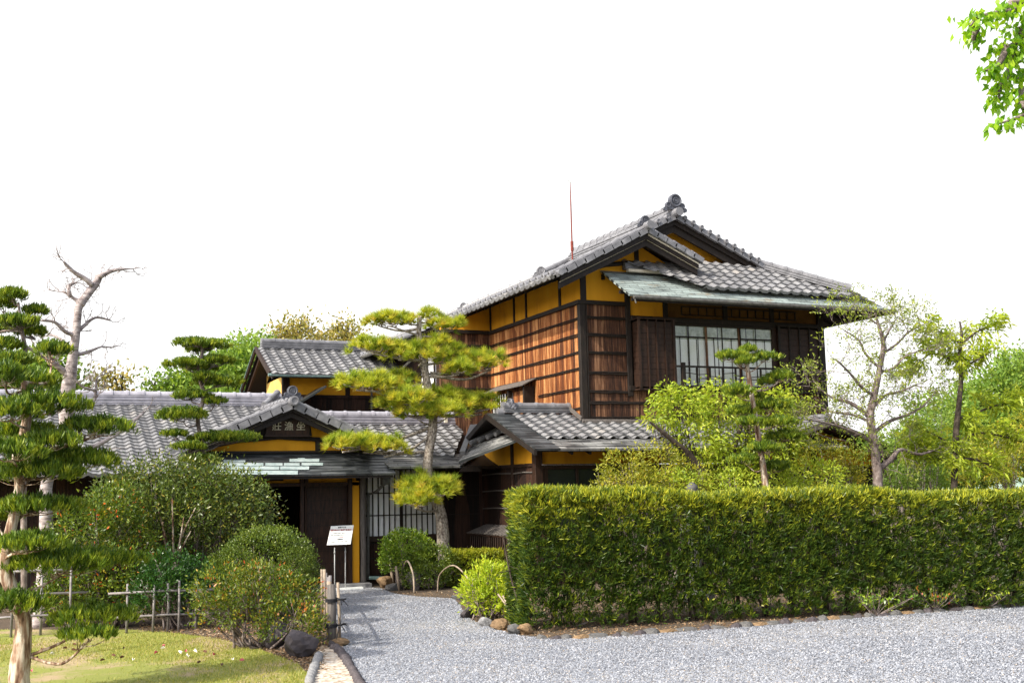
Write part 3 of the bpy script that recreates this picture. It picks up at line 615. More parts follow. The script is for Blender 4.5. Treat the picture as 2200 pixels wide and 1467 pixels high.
# entrance gable roof
def pg(x, z, y=19.2): return (x, y, z)
mb = MB(); mb.prism([(3.3,19.6,2.3),(5.6,19.6,2.3),(5.6,19.6,2.55),(4.35,19.6,3.05),(3.0,19.6,2.5),(2.9,19.6,2.3)], (0,.1,0)); build('plaster_wall', mb, M['plaster'], H)
mb = MB(); mb.tube([(2.9,19.57,2.46),(3.5,19.57,2.58),(4.2,19.57,2.64),(4.9,19.57,2.60),(5.6,19.57,2.48)], .045, 6); mb.box(4.86, 4.94, 19.55, 19.6, 2.3, 2.62); mb.box(3.0, 6.1, 19.5, 19.6, 2.36, 2.40)
mb.prism([(3.75,19.58,2.66),(4.8,19.58,2.66),(4.75,19.58,2.98),(4.35,19.58,3.10),(3.95,19.58,2.98)], (0,.01,0)); build('gable_beams', mb, M['dark'], H)
udA, udB = V(-1,0,-.405).normalized(), V(1,0,-.425).normalized()
mb = tile_sheet((4.36,19.2,3.14), (0,1,0), udA, 4.6, 2.2, step=.026)
pr1 = build('tiled_roof', mb, M['tile'], H)
mb = tile_sheet((4.36,19.2,3.14), (0,1,0), udB, 2.6, 1.55, step=.026); build('tiled_roof', mb, M['tile'], H)
mb = MB(); mb.prism([(4.36,19.24,3.10),(2.33,19.24,2.28),(2.33,22.5,2.28),(4.36,22.5,3.10)], (0,0,-.04)); mb.prism([(4.36,19.24,3.10),(5.78,19.24,2.50),(5.78,21.5,2.50),(4.36,21.5,3.10)], (0,0,-.04)); build('roof_deck', mb, M['dark'], H)
rg = ridge_mb((4.36,19.25,3.13),(4.36,22.6,3.13), .18, .24, .065); build('ridge_cap', rg, M['ridge'], pr1)
rg = ridge_mb((4.36,21.6,3.22),(4.7,22.0,3.50), .16, .2, .06); build('ridge_cap', rg, M['ridge'], pr1)
mb = onigawara((4.36,19.2,3.42), (0,-1,0), .15); build('ridge_end_ornament', mb, M['ornament'], pr1)
vg = rake_tiles((4.36,19.17,3.22),(2.32,19.17,2.39),(0,-1,0), discs=False, drop=.11); vg = rake_tiles((4.36,19.17,3.22),(5.80,19.17,2.60),(0,-1,0), mb=vg, discs=False, drop=.11); vg.disc((4.36,19.1,3.24),(0,-1,0),.085,.16); vg.torus((4.36,19.02,3.24),(0,-1,0),.06,.015,14,5)
for y in np.arange(19.3, 20.6, .14): vg.tube([(2.45,y,2.42),(2.28,y,2.33)], .045, 8)
build('verge_tiles', vg, M['ridge'], H)
bb = MB()
for dz, h, yy in ((-.10,.08,19.19),(-.19,.09,19.25)):
    rake_board((4.36,3.20),(2.36,2.39), yy, .05, h, dz, bb); rake_board((4.36,3.20),(5.76,2.60), yy, .05, h, dz, bb)
for sx in (3.3, 5.2): bb.disc((sx,19.45,2.68),(0,-1,0),.07,.2); bb.torus((sx,19.35,2.68),(0,-1,0),.05,.012,12,5)
bb.disc((4.36,19.4,2.98),(0,-1,0),.075,.06); bb.torus((4.36,19.36,2.98),(0,-1,0),.055,.01,14,5)
build('bargeboards', bb, M['dark'], H)
bb = MB(); rake_board((4.40,3.20),(5.76,2.60), 19.185, .01, .022, -.055, bb); rake_board((4.32,3.20),(2.4,2.40), 19.245, .01, .014, -.145, bb); rake_board((4.40,3.20),(5.74,2.60), 19.245, .01, .014, -.145, bb); build('board_edge', bb, M['mortar'], H)
# name board with three characters
def text_mesh(name, body, size, mat, parent, origin, ux, uyv, align='CENTER', extr=.002, bold=0):
    c = bpy.data.curves.new(name, 'FONT'); c.body = body; c.size = size; c.align_x = align; c.align_y = 'CENTER'; c.extrude = extr; c.offset = bold
    c.resolution_u = 2
    t_ = bpy.data.objects.new(name, c); COL.objects.link(t_); bpy.context.view_layer.update()
    me = bpy.data.meshes.new_from_object(t_.evaluated_get(bpy.context.evaluated_depsgraph_get())); bpy.data.objects.remove(t_)
    o = bpy.data.objects.new(name, me); COL.objects.link(o); me.materials.clear(); me.materials.append(mat)
    ux = Vector(ux).normalized(); uyv = Vector(uyv).normalized(); nz = ux.cross(uyv); off = wloc(parent)
    Mt = Matrix(((ux.x,uyv.x,nz.x,origin[0]-off.x),(ux.y,uyv.y,nz.y,origin[1]-off.y),(ux.z,uyv.z,nz.z,origin[2]-off.z),(0,0,0,1)))
    me.transform(Mt); o.parent = parent; return o
nb0 = at(620, 916, 19.45)
nbt = thing('name_board', 'dark wooden name board with three faded gilt characters under the entrance gable', 'name board', (float(nb0[0]), 19.45, float(nb0[2])))
cx, cz = float(nb0[0]), float(nb0[2])
mb = MB(); mb.prism([(cx-.40,19.46,cz-.15),(cx+.36,19.46,cz-.15),(cx+.40,19.42,cz+.15),(cx-.37,19.42,cz+.15)], (0,.04,0)); build('board', mb, M['doorwood'], nbt)
mb = MB(); mb.bar((cx-.38,19.41,cz+.16),(cx+.42,19.41,cz+.16),.04,.03); mb.bar((cx-.42,19.45,cz-.16),(cx+.38,19.45,cz-.16),.04,.03); build('board_frame', mb, M['brown'], nbt)
text_mesh('characters', '莊 漁 坐', .165, M['gilt'], nbt, (cx,19.425,cz+.0), (1,0,0), (0,-.13,1), bold=.002)
# porch hood in copper, right hood behind it
udH = V(0,-1,-.5).normalized()
mb = course_sheet((2.96,19.62,2.385), (1,0,0), udH, 3.13, .93, .115); ph = build('copper_hood', mb, M['cu_dark'], H)
mb = MB()
def patch(px0, px1, py0, py1):
    # patches of newer sheet: stay on the hood plane z = 1.975+.5*(y-18.79)
    def hit(px, py):
        d = ray(px, py); k = (1.978+.012+.5*(0-18.79)-CAMH)/(d[2]-.5*d[1]); return CO+d*k
    a, b, c, d = hit(px0, py1), hit(px1, py1), hit(px1, py0), hit(px0, py0); mb.prism([a, b, c, d], (0,0,.003))
for q in ((500,640,1010,1018.5),(452,500,1010,1018.5),(452,534,1001,1008),(536,600,1001,1008),(602,664,1001,1008),(470,566,994,1000),(570,607,994,999.5),(610,644,994,999.5),(648,694,993.5,999),(480,527,987,992),(622,686,985,991.5),(640,655,983,985)): patch(*q)
build('repair_sheets', mb, M['cu_patch'], ph)
mb = MB(); mb.box(3.0, 6.05, 18.83, 18.87, 1.90, 1.94); mb.box(3.0, 6.05, 19.3, 19.36, 2.08, 2.14)
for x in np.arange(3.1, 6.1, .3): mb.bar((x,18.84,1.955),(x,19.6,2.32),.035,.045)
build('eave_rafters', mb, M['dark'], H)
mb = tile_sheet((5.5,21.2,2.98), (1,0,0), V(0,-1,-.41), 3.0, 1.80)
br_ = build('tiled_roof', mb, M['tile'], H, clip=[((8.0,20.5,0),(1.0,-.55,0)), ((7.98,21.0,0),(1,-1,0)) if False else ((8.15,0,0),(1,0,0)), ((4.40,21.2,0),(-1,-.9,0)) if False else ((5.45,0,0),(-1,0,0))])
mb = tile_sheet((4.9,21.2,2.98), (1,0,0), V(0,-1,-.41), .6, .9); build('tiled_roof', mb, M['tile'], H)
rg = ridge_mb((5.0,21.2,2.96),(8.1,21.2,2.96), .22, .26, .07); build('ridge_cap', rg, M['ridge_light'], br_)
mb = MB(); mb.box(7.86, 7.92, 21.05, 21.12, 3.0, 3.18); build('ridge_end_mortar', mb, M['mortar'], br_)
mb = MB(); mb.prism([(5.0,21.3,2.92),(8.2,21.3,2.92),(8.2,19.6,2.22),(6.1,19.6,2.22),(5.0,20.8,2.71)], (0,0,-.05)); mb.box(5.0,8.2,21.3,21.5,0,3.0); build('roof_deck', mb, M['dark'], H)
mb = course_sheet((6.0,19.72,2.33), (1,0,0), V(0,-1,-.30), 1.95, .86, .115); build('copper_hood', mb, M['cu_mid'], H, clip=[((7.34,18.9,0),(1.0,-.9,0))])
mb = MB(); mb.box(6.1, 8.1, 18.98, 19.02, 2.03, 2.08); mb.prism([(7.3,18.86,1.98),(7.75,18.86,1.98),(7.66,18.86,2.08),(7.4,18.86,2.08)], (0,.03,0))
for x in np.arange(6.2, 8.1, .3): mb.bar((x,18.95,2.04),(x,19.9,2.30),.035,.045)
mb.prism([(6.08,18.93,2.05),(8.15,18.93,2.05),(8.15,19.9,2.34),(6.08,19.9,2.34)], (0,0,-.012)); build('eave_rafters', mb, M['dark'], H)
# ---- long left roof
mb = tile_sheet((-1.5,22.0,3.38), (1,0,0), V(0,-1,-.36), 3.9, 4.0); lr_ = build('tiled_roof', mb, M['tile'], H)
mb = tile_sheet((2.475,22.0,3.38), (1,0,0), V(0,-1,-.36), 2.3, 2.3); build('tiled_roof', mb, M['tile'], H, clip=[((4.70,0,0),(1,0,0))])
rg = ridge_mb((-1.5,22.0,3.36),(4.70,22.0,3.36), .22, .28, .075); rg.disc((4.72,22.0,3.55),(1,0,0),.09,.08); build('ridge_cap', rg, M['ridge_light'], lr_)
mb = MB(); mb.prism([(-1.5,22,3.33),(4.4,22,3.33),(4.4,19.9,2.57),(2.4,19.9,2.57),(2.4,18.3,2.0),(-1.5,18.3,2.0)], (0,0,-.05)); mb.prism([(-1.5,22.0,3.34),(4.7,22.0,3.34),(4.7,24.0,2.7),(-1.5,24.0,2.7)], (0,0,-.05)); build('roof_deck', mb, M['dark'], H)
mb = MB(); mb.box(-1.5, 2.4, 19.2, 19.3, 0, 2.2); build('board_wall', mb, M['barkd'], H)
# ---- back upper block with its own roof
mb = tile_sheet((5.06,26.0,5.05), (1,0,0), V(0,-1,-.47), 3.6, 1.80); dr = build('tiled_roof', mb, M['tile'], H)
rg = ridge_mb((5.16,26.0,5.03),(8.7,26.0,5.03), .20, .28, .06); build('ridge_cap', rg, M['ridge'], dr)
mb = MB(); mb.prism([(5.1,26.0,5.0),(8.7,26.0,5.0),(8.7,24.4,4.25),(5.1,24.4,4.25)], (0,0,-.06)); mb.prism([(5.1,26.0,5.0),(8.7,26.0,5.0),(8.7,27.7,4.2),(5.1,27.7,4.2)], (0,0,-.06)); build('roof_deck', mb, M['dark'], H)
vg = MB(); vg.bar((5.04,26,5.02),(5.04,27.75,4.19),.05,.12); vg.bar((5.04,26,5.02),(5.04,24.4,4.27),.05,.10); vg.bar((5.16,26,4.85),(5.16,27.6,4.1),.05,.08); vg.bar((5.16,26,4.85),(5.16,24.6,4.2),.05,.08); build('bargeboards', vg, M['brown'], H)
vg = MB(); vg.tube([(5.0,24.36,4.24),(8.3,24.36,4.24)], .035, 8); vg.tube([(5.0,27.75,4.16),(5.5,27.75,4.16)], .035, 8); vg.tube([(5.0,27.75,4.18),(5.0,26,5.02)], .012, 6); build('gutter', vg, M['gutter_green'], H)
mb = MB(); mb.box(5.5, 5.58, 25.1, 27.0, 3.0, 4.6); mb.prism([(5.5,25.1,4.3),(5.5,26.0,4.75),(5.5,27.0,4.3)], (.08,0,0)); o = build('plaster_wall', mb, M['plaster_sunlit'], H); o['label'] = 'pale sunlit plaster end wall'
mb = MB(); mb.box(5.5, 8.3, 25.0, 25.1, 3.85, 4.5); build('plaster_wall', mb, M['plaster'], H)
mb = MB(); mb.box(5.45, 8.3, 24.98, 25.1, 2.5, 3.85); mb.box(6.9, 7.0, 24.96, 25.0, 3.85, 4.4); mb.box(5.45, 5.6, 24.95, 25.1, 3.8, 4.4); mb.box(5.4, 8.3, 24.93, 24.98, 3.80, 3.87); build('board_wall', mb, M['barkd'], H)
mb = MB(); mb.tube([(7.55,24.3,4.2),(7.5,24.9,4.0),(7.5,24.92,2.9)], .025, 6); mb.tube([(7.85,23.0,4.5),(7.72,24.0,4.2),(7.72,24.1,3.0)], .03, 6); build('downpipe', mb, M['gutter'], H)
mb = MB(); mb.prism([(5.4,24.0,3.45),(6.2,24.0,3.95),(6.2,24.95,3.95),(5.4,24.95,3.45)], (0,0,.05)); build('copper_hood', mb, M['cu_dark'], H)
# ---- annex at the right, behind the trees
AN = thing('gabled_annex', 'low dark gabled annex with ochre gable wall half hidden behind the garden trees at right', 'building', (14.2, 17, 0))
yg = 16.5; ap, al, ar = (13.7,2.76), (11.33,2.11), (16.0,2.04)
def zAL(x): return ap[1]+(x-ap[0])*(ap[1]-al[1])/(ap[0]-al[0])
def zAR(x): return ap[1]-(x-ap[0])*(ap[1]-ar[1])/(ar[0]-ap[0])
mb = tile_sheet((ap[0],yg,ap[1]), (0,1,0), V(al[0]-ap[0],0,al[1]-ap[1]), 1.35, 2.45, step=.02); tr_ = build('tiled_roof', mb, M['tile'], AN)
mb = tile_sheet((ap[0],yg,ap[1]), (0,1,0), V(ar[0]-ap[0],0,ar[1]-ap[1]), 4.3, 2.4, step=.02); build('tiled_roof', mb, M['tile'], AN)
build('ridge_cap', ridge_mb((ap[0],yg,ap[1]),(ap[0],yg+1.3,ap[1]),.12,.2,.05,layers=2), M['ridge'], tr_)
mb = MB(); rake_board(ap, al, yg-.05, .06, .10, -.03, mb); build('bargeboards', mb, M['greywood'], AN); mb = MB(); rake_board(ap, ar, yg-.05, .06, .14, -.05, mb); build('bargeboards', mb, M['dark'], AN)
mb = MB(); mb.prism([(12.2,yg+.5,0),(15.3,yg+.5,0),(15.3,yg+.5,2.2),(ap[0],yg+.5,2.66),(12.2,yg+.5,2.3)], (0,.1,0)); build('plaster_wall', mb, M['plaster'], AN)
mb = MB(); mb.box(12.1, 15.4, yg+.44, yg+.5, 0, 1.95); mb.box(12.1, 15.4, yg+.42, yg+.5, 2.26, 2.33); mb.box(13.66, 13.76, yg+.44, yg+.5, 2.0, 2.7); mb.prism([(12.3,yg+.05,2.33),(13.7,yg+.05,2.70),(15.2,yg+.05,2.25),(15.2,yg+.1,2.2),(13.7,yg+.1,2.64)], (0,.3,0)); mb.box(15.2,15.4,yg+.5,20.5,0,2.1); build('board_wall', mb, M['barkd'], AN)
mb = MB()
for x in np.arange(13.2, 14.4, .1): mb.box(x, x+.02, yg+.40, yg+.43, 1.3, 1.75)
mb.box(13.15, 14.4, yg+.39, yg+.44, 1.75, 1.8); build('window_lattice', mb, M['greywood'], AN)
# ------------------------------------------------------------------ foliage helpers
def unit(a): return a/np.maximum(1e-9, np.linalg.norm(a, axis=1, keepdims=True))
def leaf_mesh(name, P, D, Ln, Wd, mat, parent, rnd=None, tri=False, droop=0.0, fold=.18, seed=1):
    g = np.random.default_rng(seed); P = np.asarray(P, float); n = len(P); D = unit(np.asarray(D, float))
    Ln = np.broadcast_to(np.asarray(Ln, float), (n,))[:, None]*g.uniform(.75, 1.2, (n, 1)); Wd = np.broadcast_to(np.asarray(Wd, float), (n,))[:, None]
    S = unit(np.cross(D, g.normal(size=(n, 3)))); Nn = np.cross(S, D); off = np.array(wloc(parent))
    if rnd is None: rnd = g.random(n)
    P = P-off
    if tri: v = np.stack([P-S*Wd/2, P+S*Wd/2, P+D*Ln], 1); k = 3
    else:
        dz = np.array([[0, 0, 1.0]])*droop*Ln
        v = np.stack([P, P+D*Ln*.45+S*Wd/2+Nn*Wd*fold-dz*.3, P+D*Ln-dz, P+D*Ln*.45-S*Wd/2+Nn*Wd*fold-dz*.3], 1); k = 4
    me = bpy.data.meshes.new(name); me.vertices.add(n*k); me.vertices.foreach_set('co', v.astype(np.float32).ravel())
    me.loops.add(n*k); me.loops.foreach_set('vertex_index', np.arange(n*k, dtype=np.int32))
    me.polygons.add(n); me.polygons.foreach_set('loop_start', np.arange(0, n*k, k, dtype=np.int32)); me.polygons.foreach_set('loop_total', np.full(n, k, dtype=np.int32))
    a = me.attributes.new('rnd', 'FLOAT', 'FACE'); a.data.foreach_set('value', np.clip(rnd, 0, 1).astype(np.float32))
    me.update(calc_edges=True); me.materials.append(mat)
    o = bpy.data.objects.new(name, me); COL.objects.link(o)
    if parent is not None: o.parent = parent
    return o
def clumps(g, blobs, dens, k, cs, shell=(.72, 1.02), up=.5, low=-1.0):
    """leaf positions/directions in clumps scattered through the outer part of ellipsoids (centre, radii)"""
    Ps, Ds, Rs = [], [], []
    for b in blobs:
        c = np.array(b[:3], float); r = np.array(b[3:6], float); area = 4*math.pi*((r[0]*r[1])**1.6/3+(r[0]*r[2])**1.6/3+(r[1]*r[2])**1.6/3)**(1/1.6)
        m = max(4, int(area*dens)); d = unit(g.normal(size=(m*2, 3))); d = d[d[:, 2] > low][:m]; m = len(d)
        t = g.uniform(shell[0], shell[1], (m, 1))**.8; q = c+d*r*t; cl = g.random(m)
        P = np.repeat(q, k, 0)+g.normal(size=(m*k, 3))*cs; D = np.repeat(unit(d/r), k, 0)+g.normal(size=(m*k, 3))*.75+np.array([0, 0, up])
        Ps.append(P); Ds.append(D); Rs.append(np.repeat(cl, k)*.68+g.random(m*k)*.32)
    return np.concatenate(Ps), np.concatenate(Ds), np.concatenate(Rs)
def pad_points(g, c, r, nt, per, jit=.02, spread=.9, upz=.55):
    """tufts over a flattened cushion of foliage"""
    a = g.uniform(0, 2*math.pi, nt); rad = np.sqrt(g.random(nt)); edge = 1+.16*np.sin(a*3+g.uniform(0, 6))+.12*np.sin(a*7+g.uniform(0, 6))
    x = np.cos(a)*rad*edge; y = np.sin(a)*rad*edge; top = np.sqrt(np.maximum(0, 1-rad**2)); h = g.random(nt)**.45
    z = top*(h*1.0)-.25*(1-h)+.32*np.sin(x*6+g.uniform(0, 6))*np.cos(y*5+g.uniform(0, 6))*top
    q = np.array(c)+np.stack([x*r[0], y*r[1], z*r[2]], 1); out = np.stack([x/r[0]*.4, y/r[1]*.4, (.35+z)/r[2]*.4], 1); out = unit(out)
    P = np.repeat(q, per, 0)+g.normal(size=(nt*per, 3))*jit; D = np.repeat(out, per, 0)*.8+unit(g.normal(size=(nt*per, 3)))*spread+np.array([0, 0, upz])
    cl = g.random(nt)*.55; cl = cl+.25*(rad > .8)
    return P, D, np.repeat(cl, per)+g.random(nt*per)*.3
def curve(pts, m=14):
    pts = [np.array(p, float) for p in pts]; out = []; n = len(pts)
    for i in range(n-1):
        p0, p1, p2, p3 = pts[max(i-1, 0)], pts[i], pts[i+1], pts[min(i+2, n-1)]
        for t in np.linspace(0, 1, m, endpoint=False): out.append(.5*((2*p1)+(-p0+p2)*t+(2*p0-5*p1+4*p2-p3)*t*t+(-p0+3*p1-3*p2+p3)*t**3))
    return out+[pts[-1]]
def limb(mb, pts, r0, r1, n=8, m=5, jag=.0, rng=None, power=1.0):
    c = curve(pts, m); k = len(c); mb.tube(c, [r0+(r1-r0)*(i/(k-1))**power for i in range(k)], n, jag=jag, rng=rng); return c
def pxtrunk(mb, pts, y, n=12, jag=.06, rng=None, dy=None, ws=1.0):
    """pts: (px, py, halfwidth_px)"""
    P = [at(p[0], p[1], y+(dy[i] if dy else 0)) for i, p in enumerate(pts)]; c = curve(P, 5); R_ = [p[2]*ws*mpp(y, p[0], p[1]) for p in pts]
    rr = np.interp(np.linspace(0, len(R_)-1, len(c)), range(len(R_)), R_); mb.tube(c, list(rr), n, jag=jag, rng=rng); return c
def nearest(c, z):
    return c[int(np.argmin([abs(p[2]-z) for p in c]))]
def niwaki(name, label, cat, y, trunk, tmat, pads, fmat, style, seed, dens=1.0, group=None, limb_px=5, ws=1.0, psc=1.0, nl=.065):
    g = np.random.default_rng(seed); base = at(trunk[0][0], trunk[0][1], y); t = thing(name, label, cat, tuple(base), group)
    mb = MB(); c = pxtrunk(mb, trunk, y, rng=g, ws=ws); build('trunk', mb, tmat, t, smooth=True)
    lb = MB(); Ps, Ds, Rs = [], [], []; ztop = max(p[2] for p in c)
    for pd in pads:
        px, py, hw, hh = pd[:4]; hw *= psc; dy = pd[4] if len(pd) > 4 else g.uniform(-.25, .25); ce = at(px, py+hh*.55, y+dy); s = mpp(y+dy, px, py); r = (hw*s*1.03, max(.55*hw*s, min(hw*s, .45)), hh*s*(1.45 if style == 'pine' else 1.1))
        zt = min(ztop, ce[2]-abs(hw*s)*.25-.03); st = nearest(c, max(c[0][2]+.05, zt))
        if len(pd) > 5: st = at(pd[5][0], pd[5][1], y)
        st = np.array(st); mid = st*.5+ce*.5+np.array([0, 0, -.04-.05*np.linalg.norm(ce-st)])+g.normal(size=3)*.03
        dist = np.linalg.norm(ce-st); r0 = max(.008, limb_px*mpp(y)*min(1, .45+dist*.4))
        limb(lb, [st, mid, ce+np.array([0, 0, -r[2]*.35])], r0, r0*.5, 7, 6, .05, g)
        for j in range(int(7+hw*s*9)):
            a = g.uniform(0, 6.28); q = ce+np.array([math.cos(a)*r[0]*g.uniform(.4, .9), math.sin(a)*r[1]*g.uniform(.4, .9), r[2]*.1])
            s0 = mid*(.5-.5*g.random())+0 if False else ce+(mid-ce)*g.uniform(0, .5); limb(lb, [s0, (s0+q)/2-np.array([0, 0, .03]), q], r0*.4, r0*.12, 4, 3)
        area = r[0]*r[1]*3.14
        if style == 'pine': P, D, Rr = pad_points(g, ce, r, int(area*120*dens)+8, 50, .006, 1.05, .42)
        else: P, D, Rr = pad_points(g, ce, r, int(area*700*dens)+40, 12, .012, .75, .75)
        Ps.append(P); Ds.append(D); Rs.append(Rr)
    build('branches', lb, tmat, t, smooth=True)
    P, D, Rr = np.concatenate(Ps), np.concatenate(Ds), np.concatenate(Rs)
    if style == 'pine': leaf_mesh('foliage', P, D, .15, .009, fmat, t, Rr, tri=True, seed=seed)
    else: leaf_mesh('foliage', P, D, nl, .013, fmat, t, Rr, seed=seed)
    return t, c
def blobs_px(lst, y):
    out = []
    for b in lst:
        px, py, rx, rz = b[:4]; dy = b[4] if len(b) > 4 else 0; ry = b[5] if len(b) > 5 else .8; c = at(px, py, y+dy); s = mpp(y+dy, px, py); out.append((c[0], c[1], c[2], rx*s, rx*s*ry, rz*s))
    return out
def twiggy(mb, g, starts, depth, ln, r, tips, up=.15, spread=.7, n=4, flat=1.0):
    """recursive twigs"""
    for p, d, l, rr, k in starts:
        q = p+d*l*.5+g.normal(size=3)*l*.07; e = p+d*l+g.normal(size=3)*l*.1; mb.tube([p, q, e], [rr, rr*.8, rr*.6], n, caps=False)
        if k <= 0: tips.append((e, d)); continue
        nx = []
        for j in range(2 if g.random() < .55 else 3):
            v = d+g.normal(size=3)*spread*np.array([1, 1, flat])+np.array([0, 0, up]); v = v/np.linalg.norm(v); nx.append((e if j else q*.3+e*.7, v, l*g.uniform(.6, .85), rr*.62, k-1))
        if k >= 1 and g.random() < .4: tips.append((q, d))
        twiggy(mb, g, nx, depth, ln, r, tips, up, spread, n, flat)
def shrub(name, label, cat, y, lst, mat, seed, dens=120, k=9, cs=.05, L_=.055, W_=.022, up=.5, stems=None, shell=(.7,1.02), group=None, droop=.0, smat=None, low=-.75):
    g = np.random.default_rng(seed); bl = blobs_px(lst, y); c0 = np.mean([[b[0], b[1]] for b in bl], 0); t = thing(name, label, cat, (c0[0], c0[1], 0), group)
    P, D, Rr = clumps(g, bl, dens, k, cs, shell, up, low); keep = P[:, 2] > .02; P, D, Rr = P[keep], D[keep], Rr[keep]
    leaf_mesh('foliage', P, D, L_, W_, mat, t, Rr, droop=droop, seed=seed)
    mb = MB()
    for b in bl:
        for j in range(stems or 5):
            s = np.array([b[0]*.4+c0[0]*.6+g.normal()*.06, b[1]*.4+c0[1]*.6+g.normal()*.05, 0]); a = unit(g.normal(size=(1, 3)))[0]*np.array([b[3], b[4], b[5]])*.75; e = np.array(b[:3])+a
            if e[2] < .1: e[2] = .12
            m_ = (s+e)/2+g.normal(size=3)*.06; limb(mb, [s, m_, e], .016, .004, 5, 4)
            for q in range(3): w = m_*(.5)+e*.5+g.normal(size=3)*.03; limb(mb, [m_, w, e+unit(g.normal(size=(1, 3)))[0]*.15], .007, .002, 4, 2)
    build('stems', mb, smat or M['t_grey'], t, smooth=True); return t
# ------------------------------------------------------------------ foliage materials
F = {}
F['pine'] = leafmat('pine_needles', [(0,(.11,.19,.016)),(.3,(.24,.33,.026)),(.6,(.44,.47,.035)),(.85,(.58,.53,.045)),(1,(.52,.36,.08))], .3, .5)
F['pod'] = leafmat('podocarp_leaves', [(0,(0.043,0.088,0.012)),(.4,(0.085,0.152,0.014)),(.75,(0.204,0.272,0.020)),(1,(0.340,0.368,0.030))], .28, .45)
F['podd'] = leafmat('dark_podocarp_leaves', [(0,(.03,.07,.008)),(.35,(.065,.125,.012)),(.7,(.16,.23,.018)),(1,(.34,.38,.03))], .28, .45)
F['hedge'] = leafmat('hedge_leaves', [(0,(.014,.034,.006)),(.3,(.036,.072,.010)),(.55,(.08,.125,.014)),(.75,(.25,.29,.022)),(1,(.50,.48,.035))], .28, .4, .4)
F['cam'] = leafmat('glossy_green_leaves', [(0,(0.040,0.078,0.015)),(.45,(0.092,0.138,0.022)),(.8,(0.184,0.216,0.033)),(.96,(0.368,0.293,0.055)),(1,(0.620,0.241,0.022))], .2, .35, .5)
F['redb'] = leafmat('green_leaves_with_red', [(0,(0.034,0.072,0.010)),(.4,(0.076,0.128,0.012)),(.78,(0.170,0.224,0.018)),(.90,(0.340,0.240,0.020)),(.94,(0.620,0.096,0.020)),(1,(0.620,0.160,0.020))], .25, .4, .4)
F['azal'] = leafmat('azalea_leaves', [(0,(.035,.075,.010)),(.4,(.09,.14,.014)),(.72,(.20,.235,.02)),(.84,(.34,.25,.03)),(.90,(.40,.14,.02)),(.96,(.38,.06,.02)),(1,(.22,.03,.02))], .28, .4, .4)
F['round'] = leafmat('small_green_leaves', [(0,(0.048,0.090,0.014)),(.5,(0.104,0.158,0.020)),(1,(0.208,0.255,0.030))], .25, .4, .45)
F['lush'] = leafmat('dark_glossy_leaves', [(0,(0.013,0.052,0.010)),(.6,(0.033,0.098,0.014)),(1,(0.077,0.149,0.020))], .25, .3, .5)
F['bushc'] = leafmat('round_green_leaves', [(0,(0.056,0.129,0.012)),(.5,(0.141,0.239,0.016)),(1,(0.299,0.368,0.025))], .25, .35, .5)
F['lowh'] = leafmat('clipped_box_leaves', [(0,(0.096,0.135,0.012)),(.5,(0.224,0.270,0.018)),(1,(0.416,0.390,0.030))], .3, .4)
F['bright'] = leafmat('bright_young_leaves', [(0,(0.193,0.304,0.020)),(.5,(0.386,0.497,0.030)),(1,(0.570,0.570,0.050))], .4, .45)
F['brt'] = leafmat('fresh_green_leaves', [(0,(0.154,0.238,0.020)),(.5,(0.323,0.417,0.030)),(1,(0.508,0.508,0.050))], .38, .45)
F['olive'] = leafmat('olive_green_leaves', [(0,(0.102,0.119,0.012)),(.5,(0.238,0.255,0.020)),(.85,(0.408,0.374,0.030)),(1,(0.578,0.340,0.030))], .3, .45)
F['yel'] = leafmat('yellow_green_leaves', [(0,(.16,.24,.02)),(.5,(.34,.43,.03)),(1,(.54,.56,.06))], .42, .45)
F['lace'] = leafmat('fine_fresh_leaves', [(0,(.10,.15,.02)),(.5,(.22,.28,.035)),(1,(.40,.42,.07))], .35, .45)
F['far'] = leafmat('distant_green_leaves', [(0,(0.091,0.182,0.030)),(.5,(0.195,0.312,0.050)),(1,(0.338,0.429,0.070))], .4, .5)
F['fary'] = leafmat('distant_yellow_leaves', [(0,(.18,.20,.06)),(.5,(.34,.31,.09)),(1,(.50,.36,.10))], .4, .5)
F['over'] = leafmat('overhanging_leaves', [(0,(.10,.24,.01)),(.5,(.22,.40,.015)),(1,(.38,.52,.02))], .5, .4, .4, (1.3,1.5,.4))
# ------------------------------------------------------------------ ground
def gpoly(pts, z, name, mat):
    mb = MB(); mb.add([(p[0], p[1], z) for p in pts], [tuple(range(len(pts)))]); o = build(name, mb, mat); struct(o); return o
def sm(pts, m=6): return curve([(p[0], p[1], 0) for p in pts], m)
m, t, b, o = mat_new('dry_soil'); v = coords(t); n1 = noise(t, v, 2.0, 8, .65); n2 = noise(t, v, 45, 5, .7)
c = mixc(t, n2, ramp(t, n1, [(.3,(.035,.022,.013)),(.55,(.09,.058,.035)),(.75,(.18,.125,.08))]), (.12,.09,.06)); L(t, c, b.inputs['Base Color']); b.inputs['Roughness'].default_value = .95; bump(t, b, n2, .8, .03); M['soil'] = m
mb = MB(); mb.add([(-400,-300,0),(500,-300,0),(500,700,0),(-400,700,0)], [(0,1,2,3)]); ground = struct(build('ground', mb, M['soil']))
